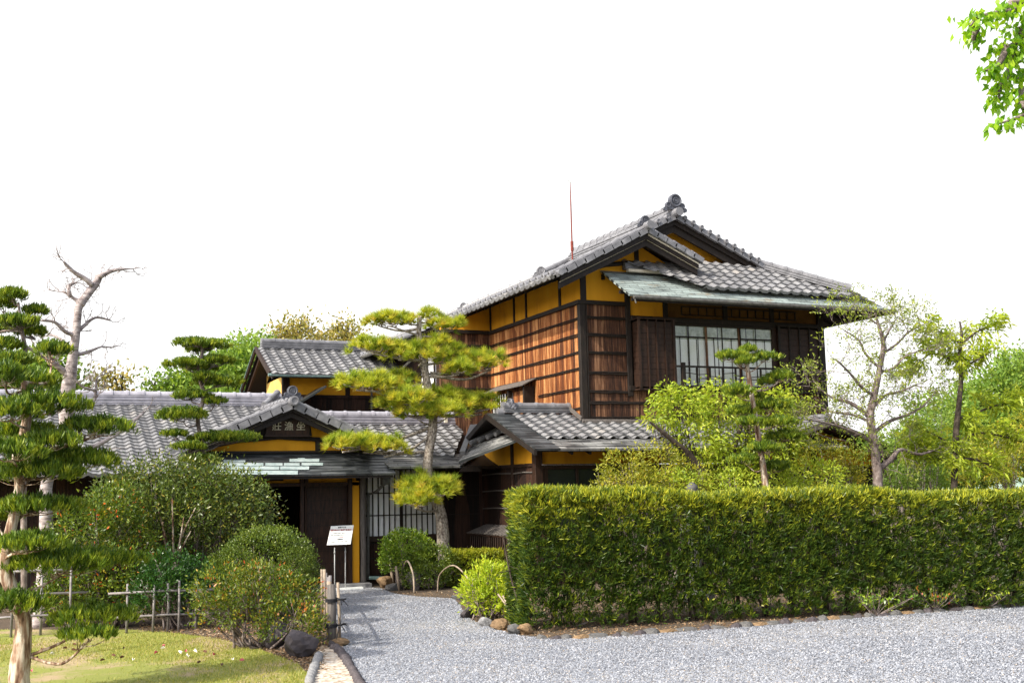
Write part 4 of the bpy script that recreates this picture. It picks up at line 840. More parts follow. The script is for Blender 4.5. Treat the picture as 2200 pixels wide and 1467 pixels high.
# gravel
m, t, b, o = mat_new('crushed_stone'); v = coords(t); vo = t.nodes.new('ShaderNodeTexVoronoi'); vo.inputs['Scale'].default_value = 52; vo.inputs['Randomness'].default_value = 1; L(t, v, vo.inputs['Vector'])
sep = t.nodes.new('ShaderNodeSeparateColor'); L(t, vo.outputs['Color'], sep.inputs[0]); big = noise(t, v, .55, 5, .6)
c = ramp(t, sep.outputs[0], [(0,(.12,.13,.155)),(.3,(.21,.225,.265)),(.6,(.31,.325,.37)),(.85,(.44,.45,.48)),(1,(.38,.32,.26))])
c = mixc(t, ramp(t, vo.outputs['Distance'], [(.35,(0,0,0)),(.75,(1,1,1))]), c, (.10,.10,.11))
c = mixc(t, ramp(t, big, [(.5,(0,0,0)),(.66,(.45,.45,.45))]), c, (.56,.51,.44)); L(t, c, b.inputs['Base Color']); b.inputs['Roughness'].default_value = .85
inv = t.nodes.new('ShaderNodeMath'); inv.operation = 'SUBTRACT'; inv.inputs[0].default_value = 1; L(t, vo.outputs['Distance'], inv.inputs[1])
bump(t, b, inv.outputs[0], 1.0, .02); M['gravel'] = m
m, t, b, o = mat_new('gravel_chip'); c = ramp(t, attr(t), [(0,(.11,.12,.145)),(.35,(.20,.215,.25)),(.7,(.28,.297,.335)),(.96,(.40,.41,.44)),(1,(.36,.29,.22))]); L(t, c, b.inputs['Base Color']); b.inputs['Roughness'].default_value = .8; M['chip'] = m
bedL = [(779,1500),(757,1440),(738,1402),(730,1380),(722,1330),(712,1290),(706,1262)]
bedR = [(1000,1322),(1030,1340),(1075,1354),(1120,1365),(1200,1372),(1350,1364),(1500,1354),(1700,1338),(1900,1322),(2200,1302),(2600,1275)]
back = [(706,1259),(815,1262),(850,1275),(900,1281),(975,1285),(990,1300)]
left = [gz(*p) for p in bedL]; rt_ = [gz(*p) for p in bedR]; bk = [gz(*p) for p in back]
gp = [(2.2,-4),(2.3,6)]+[(p[0], p[1]) for p in left]+[(p[0], p[1]) for p in bk]+[(p[0], p[1]) for p in rt_]+[(40,6),(40,-4)]
gravel = gpoly(gp, .004, 'gravel_drive', M['gravel'])
# loose chips on the gravel
g = np.random.default_rng(3)
def inside(P, poly):
    x, y = P[:, 0], P[:, 1]; c = np.zeros(len(P), bool); n = len(poly); j = n-1
    for i in range(n):
        xi, yi = poly[i][:2]; xj, yj = poly[j][:2]; k = ((yi > y) != (yj > y)) & (x < (xj-xi)*(y-yi)/((yj-yi)+1e-12)+xi); c ^= k; j = i
    return c
def chips(name, P, size, mat, parent=None, seed=5, z=.006):
    g = np.random.default_rng(seed); n = len(P); b = np.array([[1,0,0],[0,1,0],[-1,0,0],[0,-1,0],[0,0,1],[0,0,-.6]], float)
    v = b[None]*(1+g.normal(size=(n, 6, 1))*.22); s = size*g.uniform(.55, 1.3, (n, 1, 1)); v = v*s*np.concatenate([g.uniform(.7, 1.3, (n, 1, 2)), g.uniform(.45, .8, (n, 1, 1))], 2)
    a = g.uniform(0, 6.28, n); ca, sa = np.cos(a)[:, None], np.sin(a)[:, None]; x = v[..., 0]*ca-v[..., 1]*sa; y = v[..., 0]*sa+v[..., 1]*ca
    v = np.stack([x, y, v[..., 2]+x*g.normal(size=(n, 1))*.4], 2)+np.concatenate([P[:, :2], np.full((n, 1), z)], 1)[:, None]
    f = np.array([[0,1,4],[1,2,4],[2,3,4],[3,0,4]]); idx = (np.arange(n)[:, None, None]*6+f[None]).reshape(-1, 3)
    me = bpy.data.meshes.new(name); me.vertices.add(n*6); me.vertices.foreach_set('co', v.astype(np.float32).ravel()); m_ = len(idx)
    me.loops.add(m_*3); me.loops.foreach_set('vertex_index', idx.astype(np.int32).ravel()); me.polygons.add(m_); me.polygons.foreach_set('loop_start', np.arange(0, m_*3, 3, dtype=np.int32)); me.polygons.foreach_set('loop_total', np.full(m_, 3, dtype=np.int32))
    at_ = me.attributes.new('rnd', 'FLOAT', 'FACE'); at_.data.foreach_set('value', np.repeat(g.random(n), 4).astype(np.float32)); me.update(calc_edges=True); me.materials.append(mat)
    o = bpy.data.objects.new(name, me); COL.objects.link(o); return o
u = g.random((380000, 2)); dist = 8.3+12.5*u[:, 1]**1.5; lat = (u[:, 0]-.5)*1.02*dist*(2200/2400.)+.0*dist
fx, fy = f0[0]/math.hypot(f0[0], f0[1]), f0[1]/math.hypot(f0[0], f0[1]); P = np.stack([fx*dist+fy*lat, fy*dist-fx*lat], 1); P = P[inside(P, gp)]
o = chips('gravel', P, .0088, M['chip'], seed=5); tag(o, 'loose blue grey crushed stone covering the drive', 'gravel'); o['kind'] = 'stuff'
# stone lined drain channel beside the lawn
chl = [(640,1500),(660,1450),(682,1404),(690,1385)]; chr_ = [(735,1385),(742,1410),(760,1450),(785,1500)]
cp = [gz(*p) for p in chl]+[gz(*p) for p in chr_]; m, t, b, o = mat_new('pale_gravel_bed'); v = coords(t); vo = t.nodes.new('ShaderNodeTexVoronoi'); vo.inputs['Scale'].default_value = 22; L(t, v, vo.inputs['Vector']); sep = t.nodes.new('ShaderNodeSeparateColor'); L(t, vo.outputs['Color'], sep.inputs[0])
L(t, ramp(t, sep.outputs[0], [(0,(.28,.20,.14)),(.4,(.50,.42,.33)),(1,(.62,.57,.50))]), b.inputs['Base Color']); b.inputs['Roughness'].default_value = .9; bump(t, b, vo.outputs['Distance'], .8, .02); M['pale'] = m
gpoly([(2.2,6)]+[(p[0], p[1]) for p in cp]+[(2.7,6)], .008, 'drain_channel', M['pale'])
# lawn
lw_ = [(660,1500),(668,1455),(640,1425),(560,1395),(470,1372),(380,1360),(280,1352),(120,1352),(-100,1352),(-500,1360)]
lp = [gz(*p) for p in lw_]; lawnp = [(2.2,5)]+[(p[0], p[1]) for p in lp]+[(-14,5)]
m, t, b, o = mat_new('patchy_lawn'); v = coords(t); n1 = noise(t, v, 1.1, 6, .6); n2 = noise(t, v, 60, 4, .7); c1 = mixc(t, n2, (.15,.18,.025), (.30,.31,.06))
c = mixc(t, ramp(t, n1, [(.50,(0,0,0)),(.60,(.9,.9,.9))]), c1, mixc(t, n2, (.26,.18,.10), (.52,.39,.24))); L(t, c, b.inputs['Base Color']); b.inputs['Roughness'].default_value = .9; bump(t, b, n2, .7, .02); M['lawn'] = m
gpoly(lawnp, .006, 'lawn', M['lawn'])
P = np.stack([g.uniform(-2.5, 3.0, 130000), 8.5+9*g.random(130000)**1.3], 1); P = P[inside(P, lawnp)]
F['grass'] = leafmat('lawn_blades', [(0,(.13,.16,.018)),(.5,(.27,.29,.035)),(.8,(.42,.38,.09)),(1,(.55,.43,.20))], .3, .6)
bare = (np.sin(P[:, 0]*1.3+1)+np.sin(P[:, 1]*1.7+P[:, 0]*.8)+g.normal(size=len(P))*.5) < .9; P = P[bare]
o = leaf_mesh('grass', np.concatenate([P, np.full((len(P), 1), .006)], 1), g.normal(size=(len(P), 3))*.5+np.array([0,0,1]), .028, .006, F['grass'], None, tri=True, seed=2)
tag(o, 'short patchy yellow green grass of the lawn', 'grass'); o['kind'] = 'stuff'
P = np.array([(gz(x, y)[0], gz(x, y)[1]) for x, y in np.stack([g.uniform(300, 700, 9000), g.uniform(1340, 1440, 9000)], 1)])
pl = np.array([p for p in P if True]); ins = ~inside(pl, lawnp) & ~inside(pl, gp); o = leaf_mesh('leaf_litter', np.concatenate([pl[ins], np.full((ins.sum(), 1), .008)], 1), g.normal(size=(ins.sum(), 3))*np.array([1,1,.25]), .035, .012, leafmat('brown_litter', [(0,(.10,.05,.02)),(.6,(.28,.17,.09)),(1,(.42,.32,.20))], .1), None, seed=4)
tag(o, 'brown leaf litter on the soil between lawn and bushes', 'leaf litter'); o['kind'] = 'stuff'
P = np.array([(gz(x, y)[0], gz(x, y)[1]) for x, y in np.stack([g.uniform(820, 2200, 16000), g.uniform(1270, 1375, 16000)], 1)]); ins = ~inside(P, gp) & (P[:, 1] < 18.5)
o = leaf_mesh('leaf_litter', np.concatenate([P[ins], np.full((ins.sum(), 1), .01)], 1), g.normal(size=(ins.sum(), 3))*np.array([1,1,.3]), .035, .011, bpy.data.materials['brown_litter'], None, seed=6)
tag(o, 'dry orange brown litter under the hedge and bright bush', 'leaf litter'); o['kind'] = 'stuff'
# fallen leaves on the lawn
fl = {}
for nm, col in (('brown_dead_leaf',(.12,.05,.03)),('pink_petal_leaf',(.55,.12,.16)),('pale_petal_leaf',(.75,.72,.68))):
    m, t, b, o = mat_new(nm); b.inputs['Base Color'].default_value = (*col,1); b.inputs['Roughness'].default_value = .7; fl[nm] = m
LBL = {'brown_dead_leaf': 'curled dark brown dead leaf lying on the lawn', 'pink_petal_leaf': 'fallen pink petal lying on the lawn', 'pale_petal_leaf': 'fallen pale petal lying on the lawn'}
lp_ = [(140,1392,0),(158,1396,0),(243,1408,0),(262,1412,0),(265,1392,0),(80,1413,0),(138,1424,0),(440,1400,0),(475,1428,0),(352,1388,1),(350,1392,2),(402,1408,2),(400,1398,1),(419,1399,2),(421,1396,2),(285,1417,2),(500,1417,2),(520,1418,1),(68,1441,1),(405,1410,2),(335,1402,1),(460,1406,1),(386,1401,2),(113,1404,2),(160,1384,0),(220,1418,0),(428,1423,0),(90,1395,0)]
protos = {}
for px, py, ty in lp_:
    q = gz(px, py, .02); nm = list(LBL)[ty]
    if ty not in protos:
        mb = MB(); r_ = .027; mb.add([(-r_,0,0),(-r_*.3,r_*.5,.022),(r_*.5,r_*.45,.018),(r_*1.1,0,.004),(r_*.5,-r_*.45,.02),(-r_*.3,-r_*.5,.024),(0,0,-.002)], [(0,6,1),(1,6,2),(2,6,3),(3,6,4),(4,6,5),(5,6,0)]); o = build('fallen_leaf' if ty == 0 else 'fallen_petal', mb, fl[nm]); protos[ty] = o
    else: o = protos[ty].copy(); COL.objects.link(o)
    o.location = (q[0], q[1], .022); o.rotation_euler = (g.normal()*.3, g.normal()*.3, g.uniform(0, 6)); tag(o, LBL[nm], 'leaf' if ty == 0 else 'petal', 'fallen leaves and petals on the lawn')
# ------------------------------------------------------------------ stones
def rock_mb(c, r, seed, n=3):
    g = np.random.default_rng(seed); bm = bmesh.new(); bmesh.ops.create_icosphere(bm, subdivisions=n, radius=1.0); mb = MB(); k = g.normal(size=(6, 3)); k = unit(k); pl = g.uniform(.45, .85, 6)
    vs = []
    for v in bm.verts:
        p = np.array(v.co)
        for a in range(6):
            dd = p@k[a]
            if dd > pl[a]: p = p-k[a]*(dd-pl[a])*.93
        p = p*(1+.09*math.sin(4*p[0]+seed)*math.cos(5*p[1]+seed)+.05*math.sin(9*p[2]+p[0]*7+seed)+g.normal()*.02); vs.append(np.array(c)+p*np.array(r))
    mb.add(vs, [tuple(v.index for v in f.verts) for f in bm.faces]); bm.free(); return mb
def rock(name, px, py, r, mat, label, seed, cat='rock', group=None, sink=.35):
    q = gz(px, py); o = build(name, rock_mb((q[0], q[1]+r[1]*.6, r[2]*(1-sink)), r, seed), mat, smooth=False, loc=(q[0], q[1], 0)); tag(o, label, cat, group); return o
rock('boulder', 648, 1412, (.21,.17,.17), M['stone_p'], 'large dark purple grey boulder at the lawn edge beneath the orange leaved azalea', 1, sink=.2)
rock('boulder', 600, 1392, (.16,.15,.16), M['stone_p'], 'smaller dark boulder tucked behind the large one under the azalea', 2, sink=.3)
rock('rock', 828, 1262, (.17,.13,.12), M['stone_o'], 'ochre rock beside the downpipe foot at the end of the gravel', 3)
rock('rock', 850, 1268, (.16,.12,.09), M['stone'], 'low grey rock in front of the ochre rock', 4)
rock('rock', 893, 1268, (.15,.13,.21), M['stone_p'], 'upright purple grey rock under the round bushes', 5)
rock('rock', 727, 1388, (.14,.10,.06), M['stone_o'], 'flat brown stone at the foot of the fence end post', 6)
rock('rock', 1010, 1327, (.13,.1,.09), M['stone_p'], 'dark rounded stone at the left tip of the hedge bed', 7)
rock('rock', 1047, 1345, (.09,.08,.08), M['stone_l'], 'small pale rounded stone beneath the bright bush', 8)
rock('rock', 1078, 1352, (.11,.09,.08), M['stone_o'], 'tan rounded stone under the bright bush beside the pale one', 9)
rock('rock', 1132, 1362, (.11,.08,.07), M['stone_o'], 'reddish brown stone where the bed edge turns along the hedge', 10)
rock('rock', 1108, 1362, (.11,.08,.07), M['stone'], 'small grey brown stone left of the reddish corner stone', 11)
rock('rock', 985, 1287, (.10,.08,.05), M['stone'], 'small dark stone beside the low clipped hedge path edge', 12)
# edging stones along the hedge bed
GR = 'edging stones along the hedge bed'
es = []; q = [gz(*p) for p in [(1165,1371),(1250,1370),(1350,1363),(1500,1352),(1650,1341),(1800,1329),(2000,1314),(2200,1300),(2300,1292)]]; cv = curve(q, 30); acc = 0; last = cv[0]; k = 0; nxt = .0
mats = [M['stone'], M['stone_p'], M['stone'], M['stone_o']]
protos = [rock_mb((0,0,0), (1,1,1), 30+i, 2) for i in range(6)]; pm = []
for p in cv[1:]:
    acc += np.linalg.norm(p-last); last = p
    if acc >= nxt:
        acc = 0; w = g.uniform(.07, .13); nxt = w*1.75; i = k % 6
        if len(pm) <= i: o = build('edging_stone', protos[i], mats[i % 4], smooth=False); pm.append(o)
        else: o = pm[i].copy(); COL.objects.link(o)
        o.location = (p[0], p[1]+g.uniform(-.02, .03), .005); o.scale = (w*1.15, .09*g.uniform(.8, 1.3), .055*g.uniform(.7, 1.2)); o.rotation_euler = (0, 0, -.2+g.normal()*.15)
        tag(o, 'rounded grey kerb stone set in the row along the hedge bed', 'edging stone', GR); k += 1
for rowpts, lab, grp in (([(700,1383),(720,1395),(735,1410),(748,1430),(762,1455),(775,1480)], 'rounded grey stone in the row between drain channel and gravel', 'stones between drain channel and gravel'), ([(684,1410),(678,1425),(670,1445),(662,1470)], 'pale weathered stone in the row between lawn and drain channel', 'stones between lawn and drain channel')):
    cv = curve([gz(*p) for p in rowpts], 20); acc = 0; nxt = 0; last = cv[0]; first = None
    for p in cv[1:]:
        acc += np.linalg.norm(p-last); last = p
        if acc >= nxt:
            acc = 0; w = g.uniform(.06, .1); nxt = w*1.7
            if first is None: o = build('edging_stone', rock_mb((0,0,0), (1,1,1), 51, 2), M['stone_l'] if 'pale' in lab else M['stone_p'], smooth=True); first = o
            else: o = first.copy(); COL.objects.link(o)
            o.location = (p[0], p[1], .015); o.scale = (.065*g.uniform(.8,1.2), w, .05*g.uniform(.8,1.3)); o.rotation_euler = (0, 0, g.normal()*.25+.2); tag(o, lab, 'edging stone', grp)
# ------------------------------------------------------------------ hedge
def hedge(name, label, A, Bp, depth, h, mat, seed, dens, per, L_, W_, zb=.10, hvar=.03):
    g = np.random.default_rng(seed); A = np.array([A[0], A[1], 0.]); Bp = np.array([Bp[0], Bp[1], 0.]); d = Bp-A; Ln = np.linalg.norm(d); d /= Ln; nrm = np.array([d[1], -d[0], 0.]); t = thing(name, label, 'hedge', tuple(A))
    P, D = [], []; hh = h if hasattr(h, '__len__') else (h, h)
    def H_(s): return hh[0]+(hh[1]-hh[0])*s/Ln+hvar*np.sin(s*1.9)+hvar*.6*np.sin(s*4.3+1)+.012*g.normal(size=np.shape(s))
    def bulge(s, z): return .05*np.sin(s*2.3+z*2)+.04*np.sin(s*5.1+1+z*3.7)+.03*np.sin(s*9+z*8)
    n = int(Ln*max(hh)*dens); s = g.random(n)*Ln; zt = H_(s); z = zb+(zt-zb)*g.random(n); cl_ = np.sin(s*11+np.sin(z*9)*2)*np.sin(z*13+s*3)+.6*np.sin(s*23+z*5)*np.sin(z*27-s*4); dp = np.abs(g.normal(size=n))*.05+.07*np.clip(-cl_, 0, 1)
    low = np.sin(s*3.1)*.5+np.sin(s*7.7+2)*.5; keep = ~((z < zb+.22+.12*low) & (g.random(n) < .6)); rnd_ = np.minimum(1, np.maximum(0, (zt-z-.0)/.12))
    q = A+d*s[:, None]+nrm*(bulge(s, z)-dp-.06*(1-rnd_))[:, None]+np.array([0,0,1])*z[:, None]; P.append(q[keep]); D.append(np.broadcast_to(nrm*.8+np.array([0,0,.75]), q.shape)[keep])
    n = int(Ln*max(hh)*dens*.25); s = g.random(n)*Ln; zt = H_(s); z = zb+(zt-zb)*g.random(n); P.append(A+d*s[:, None]-nrm*(depth-np.abs(g.normal(size=n))*.06)[:, None]+np.array([0,0,1])*z[:, None]); D.append(np.broadcast_to(-nrm*.8+np.array([0,0,.6]), (n, 3)))
    n = int(Ln*depth*dens*1.1); s = g.random(n)*Ln; w = g.random(n)*depth; z = H_(s)-np.abs(g.normal(size=n))*.04-.05*np.abs(w/depth-.5)**2*4; P.append(A+d*s[:, None]-nrm*w[:, None]+np.array([0,0,1])*z[:, None]); D.append(np.broadcast_to(np.array([0,0,1.]), (n, 3)))
    for e, sg in ((0, -1), (Ln, 1)):
        n = int(depth*max(hh)*dens*1.1); w = g.random(n)*depth; z = zb+(H_(e)-zb)*g.random(n); P.append(A+d*e-nrm*w[:, None]+d*sg*(.03*np.sin(w*9+z*4)-np.abs(g.normal(size=n))*.07+.05)[:, None]+np.array([0,0,1])*z[:, None]); D.append(np.broadcast_to(d*sg+np.array([0,0,.6]), (n, 3)))
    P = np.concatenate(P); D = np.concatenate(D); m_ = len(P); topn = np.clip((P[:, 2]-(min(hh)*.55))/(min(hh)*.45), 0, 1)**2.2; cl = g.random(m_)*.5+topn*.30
    P = np.repeat(P, per, 0)+g.normal(size=(m_*per, 3))*.012; D = np.repeat(D, per, 0)+g.normal(size=(m_*per, 3))*.55
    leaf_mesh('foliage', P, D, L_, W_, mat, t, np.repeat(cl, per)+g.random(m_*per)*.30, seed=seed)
    mb = MB(); k = int(Ln/.35)
    for i in range(k+1):
        b0 = A+d*(Ln*(i+.2*g.normal())/k)-nrm*depth*.45
        for j in range(3):
            e = b0+np.array([g.normal()*.12, g.normal()*.1, min(hh)*g.uniform(.6, .9)]); limb(mb, [b0+g.normal(size=3)*np.array([.03,.03,0]), (b0+e)/2+g.normal(size=3)*.04, e], .02, .006, 5, 4)
            for u_ in range(5): w0 = b0+(e-b0)*g.uniform(.2, .95); limb(mb, [w0, w0+g.normal(size=3)*np.array([.12,.14,.08])+np.array([0,0,.08]), w0+g.normal(size=3)*np.array([.15,.17,.1])+np.array([0,0,.14])], .006, .002, 4, 2)
    build('stems', mb, M['t_dark'], t, smooth=True); return t
hA = gz(1140, 1356); hB = gz(2200, 1303); hd_ = (hB-hA)/np.linalg.norm(hB-hA); hB2 = hB+hd_*3.0
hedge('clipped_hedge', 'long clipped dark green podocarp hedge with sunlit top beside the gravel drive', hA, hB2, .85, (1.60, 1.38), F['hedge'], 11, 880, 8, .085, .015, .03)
# small plants at the hedge foot
def tuft(name, label, px, py, h, n, mat, seed, L_=.06, W_=.02, rad=.15, cat='plant', up=1.0, group=None):
    g = np.random.default_rng(seed); q = gz(px, py); t = thing(name, label, cat, (q[0], q[1], 0), group); mb = MB(); P, D = [], []
    for i in range(n):
        e = np.array([q[0]+g.normal()*rad, q[1]+g.normal()*rad*.7, h*g.uniform(.5, 1.0)]); limb(mb, [(q[0]+g.normal()*.02, q[1]+g.normal()*.02, 0), (np.array([q[0], q[1], 0])+e)/2+g.normal(size=3)*.02, e], .004, .002, 4, 2)
        for k in range(9): P.append(e*(.6+.4*g.random())+np.array([q[0], q[1], 0])*(1-1)*0+g.normal(size=3)*.02 if False else np.array([q[0], q[1], 0])+(e-np.array([q[0], q[1], 0]))*g.uniform(.5, 1.05)+g.normal(size=3)*.02); D.append(g.normal(size=3)*.8+np.array([0,0,up]))
    build('stems', mb, M['t_grey'], t); leaf_mesh('leaves', P, D, L_, W_, mat, t, seed=seed); return t
tuft('seedling_pine', 'small bright green pine seedling growing at the foot of the hedge', 1752, 1312, .30, 3, F['bright'], 61, .16, .006, .05)
tuft('low_plant', 'reddish leaved plant spreading at the foot of the hedge near its right end', 2010, 1312, .34, 26, F['azal'], 62, .05, .02, .28)
tuft('low_plant', 'light green leafy plant at the hedge foot right of the reddish plant', 2110, 1306, .30, 16, F['brt'], 63, .05, .02, .16)
tuft('low_plant', 'green weed with broad leaves under the left part of the hedge', 1235, 1345, .20, 14, F['brt'], 64, .05, .02, .2)
tuft('low_plant', 'yellow green weed under the middle of the hedge beside the kerb stones', 1540, 1330, .26, 14, F['lowh'], 65, .05, .02, .18)
tuft('low_plant', 'dark green plant under the hedge left of the reddish plant', 1880, 1322, .36, 22, F['bushc'], 66, .05, .02, .25)
tuft('low_plant', 'bright single leaved sprout at the hedge foot beside the kerb', 1912, 1315, .10, 4, F['bright'], 67, .06, .025, .03)
# ------------------------------------------------------------------ conifers
niwaki('cloud_pruned_podocarp', 'large cloud pruned podocarp with peeling pale trunk on the lawn at far left', 'tree', 10.6,
  [(42,1500,27),(42,1440,25),(48,1385,22),(50,1330,19),(28,1270,18),(8,1215,18),(20,1150,14),(34,1090,13),(42,1040,12),(36,985,12),(52,930,12),(60,870,11),(52,820,8)], M['t_pod'],
  [(30,1292,75,26,-.1),(195,1318,92,24,0,(60,1408)),(190,1362,62,14,-.3,(60,1408)),(140,1200,155,30,.1),(60,1165,80,24,-.3),(75,1085,100,22,0),(-5,1105,60,20,.3),(60,1010,120,26,.0),(150,985,115,26,.3),(25,965,70,24,-.4),(205,915,76,24,.1),(110,945,70,20,-.2),
   (45,925,70,24,.3),(90,865,95,30,0),(20,880,60,24,-.3),(60,815,72,22,.3),(10,800,50,24,-.1),(112,752,34,12,.4)], F['podd'], 'pod', 21, .85, limb_px=5, ws=.85, psc=.88, nl=.07)
niwaki('upper_pine', 'dark tufted pine rising behind the large podocarp at the left edge', 'tree', 13.0,
  [(52,1310,9),(50,1000,9),(50,850,8),(55,760,7),(45,700,5),(40,650,3)], M['t_grey'],
  [(28,632,32,12,.0),(5,650,25,20,.2),(75,668,28,10,.1),(35,690,48,14,-.1),(65,712,36,12,.2),(10,740,40,16,0),(118,748,36,14,.2),(28,772,50,14,-.2),(0,700,30,16,.3)], F['podd'], 'pod', 22, 1.2, limb_px=4, ws=.7, psc=.85)
niwaki('cloud_pruned_pine', 'slender cloud pruned pine in front of the long left roof', 'tree', 17.2,
  [(440,1180,9),(440,1010,8),(436,960,7),(425,900,7),(438,850,7),(426,800,6),(434,760,5),(432,738,3)], M['t_grey'],
  [(418,736,38,11,0),(455,740,34,10,.1),(400,779,40,12,-.1),(462,774,36,10,.1),(432,790,30,10,.3),(470,818,48,13,0),(440,808,24,10,-.2),(412,848,36,11,.1),(462,862,22,7,0),(393,888,50,17,-.1),(478,938,66,13,.1),(376,932,24,8,0),(408,958,32,10,-.2),(430,985,36,9,.1),(425,750,25,9,.2)], F['pod'], 'pod', 23, 1.25, limb_px=3, ws=.65)
niwaki('garden_pine', 'tall garden pine with tiered yellow green needle pads beside the entrance', 'tree', 18.9,
  [(956,1225,24),(952,1165,24),(948,1110,22),(935,1070,20),(920,1030,19),(920,980,18),(928,930,18),(930,890,16),(922,850,15),(914,800,14),(906,760,12),(900,715,10),(902,678,7)], M['t_pine'],
  [(838,686,44,13,.0,(900,720)),(812,690,24,9,.2),(878,686,20,11,.1),(922,676,22,10,.1),(955,697,44,13,.1,(905,722)),(935,735,38,14,.2),(800,742,44,16,0,(912,775)),(855,752,46,20,.2),(905,758,42,20,-.2),(965,760,46,20,.1),(1010,776,46,20,0,(925,800)),(1055,772,36,20,-.1,(925,805)),(985,790,36,14,-.3),
   (765,818,44,18,.0,(918,820)),(810,822,46,20,-.1),(862,818,46,20,.2),(880,850,54,22,-.3),(845,868,40,16,.0),(935,852,58,24,.2),(985,862,54,24,.1,(930,890)),(1035,866,44,22,0),(900,885,48,16,-.2),(960,880,44,16,-.3),
   (735,952,40,18,0,(930,915)),(780,950,46,20,.1),(825,958,44,22,-.1,(925,935)),(895,1040,42,22,-.1),(930,1048,46,24,-.3),(892,1070,40,20,-.4),(955,1040,34,16,.1)], F['pine'], 'pine', 24, 1.0, limb_px=4, ws=.58)
niwaki('clipped_pine', 'clipped pine with pale slanting trunk standing behind the hedge before the upper window', 'tree', 14.0,
  [(1650,1120,11),(1645,1045,10),(1636,980,9),(1625,910,8),(1617,860,7),(1609,810,7),(1603,775,5),(1606,758,3)], M['t_pod'],
  [(1572,763,34,10,0,(1608,800)),(1607,750,17,9,0),(1642,766,30,9,.0,(1608,800)),(1600,775,20,9,-.2),(1678,806,27,11,0,(1612,838)),(1645,820,16,7,.1,(1612,838)),(1583,838,30,13,-.1),(1618,850,24,8,.3),(1660,868,40,12,.1),(1590,882,32,10,.1),(1672,905,34,11,-.1),(1610,905,28,10,-.2),(1690,935,36,13,0),(1640,960,36,12,-.2),(1600,985,30,10,.1),(1665,1000,34,12,.1)], F['pod'], 'pod', 25, 1.3, limb_px=3, ws=.75)
# ------------------------------------------------------------------ bare trees
def skeleton_tree(name, label, y, trunk, limbs, tmat, seed, twig_k, tl, leaf=None, lL=.05, lW=.02, per=6, cs=.05, cat='tree', upz=.15, extra=None, droop=0, tw_r=.006, every=3, twn=2, ws=1.0):
    g = np.random.default_rng(seed); base = at(trunk[0][0], trunk[0][1], y); t = thing(name, label, cat, tuple(base)); mb = MB(); c = pxtrunk(mb, trunk, y, rng=g, jag=.04, ws=ws); build('trunk', mb, tmat, t, smooth=True); lb = MB(); tips = []
    for L_ in limbs:
        dy = L_[0]; pts = L_[1]; n = len(pts); P = [at(p[0], p[1], y+dy*i/(n-1)) for i, p in enumerate(pts)]; cc = curve(P, 5); r0 = pts[0][2]*mpp(y)*ws; r1 = max(.004, pts[-1][2]*mpp(y)*ws); lb.tube(cc, list(np.linspace(r0, r1, len(cc))), 7, jag=.06, rng=g)
        st = []
        for i in range(2, len(cc), every):
            d = np.array(cc[min(i+1, len(cc)-1)])-np.array(cc[i-1]); d = d/np.linalg.norm(d)
            for j in range(twn): v = d*.5+g.normal(size=3)*.7+np.array([0,0,.25]); v = v/np.linalg.norm(v); st.append((np.array(cc[i]), v, tl*g.uniform(.7, 1.2), tw_r, twig_k))
        v = np.array(cc[-1])-np.array(cc[-3]); st.append((np.array(cc[-1]), v/np.linalg.norm(v), tl, tw_r, twig_k)); twiggy(lb, g, st, twig_k, tl, tw_r, tips, upz, .6)
    build('branches', lb, tmat, t, smooth=True)
    if leaf:
        T = np.array([a for a, b in tips]); Dd = np.array([b for a, b in tips]); P = np.repeat(T, per, 0)+g.normal(size=(len(T)*per, 3))*cs; D = np.repeat(Dd, per, 0)+g.normal(size=(len(T)*per, 3))*.8+np.array([0,0,.1]); leaf_mesh('foliage', P, D, lL, lW, leaf, t, np.repeat(g.random(len(T)), per)*.6+g.random(len(P))*.4, droop=droop, seed=seed)
    return t
skeleton_tree('bare_tree', 'leafless knobbly tree with pinkish grey trunk rising above the left conifers', 16.2,
  [(86,1350,24),(96,1230,21),(99,1110,18),(100,1040,16),(118,985,17),(142,940,21),(143,870,21),(150,810,18),(156,770,14),(164,710,11),(168,665,11),(176,645,12)],
  [(.1,[(172,655,11),(186,635,11),(204,612,11),(214,592,9)]),(.1,[(214,594,8),(235,583,3),(262,578,2),(288,577,1)]),(.1,[(172,650,6),(158,640,5),(140,628,4),(126,626,1)]),(-.1,[(198,612,7),(180,597,6),(160,585,5),(146,572,4),(137,562,3)]),(.1,[(150,636,5),(148,615,4),(160,608,3)]),
   (.2,[(164,715,6),(180,700,5),(205,682,4),(238,688,2)]),(-.2,[(162,720,6),(140,712,4),(118,692,4),(90,688,3)]),(-.3,[(140,800,8),(110,775,7),(70,752,5),(40,735,3)]),(.2,[(152,765,6),(190,755,5),(215,745,4),(232,744,1)]),(.2,[(146,850,7),(175,868,6),(200,862,6),(206,840,5),(208,812,4),(228,802,1)]),(.3,[(120,990,8),(200,960,6),(260,925,5),(310,885,3)]),(.3,[(150,745,5),(120,722,4),(105,720,2)]),(-.2,[(205,838,4),(180,832,3),(165,820,2)])],
  M['t_bare'], 31, 2, .13, tw_r=.007, every=4, twn=2, ws=.76)
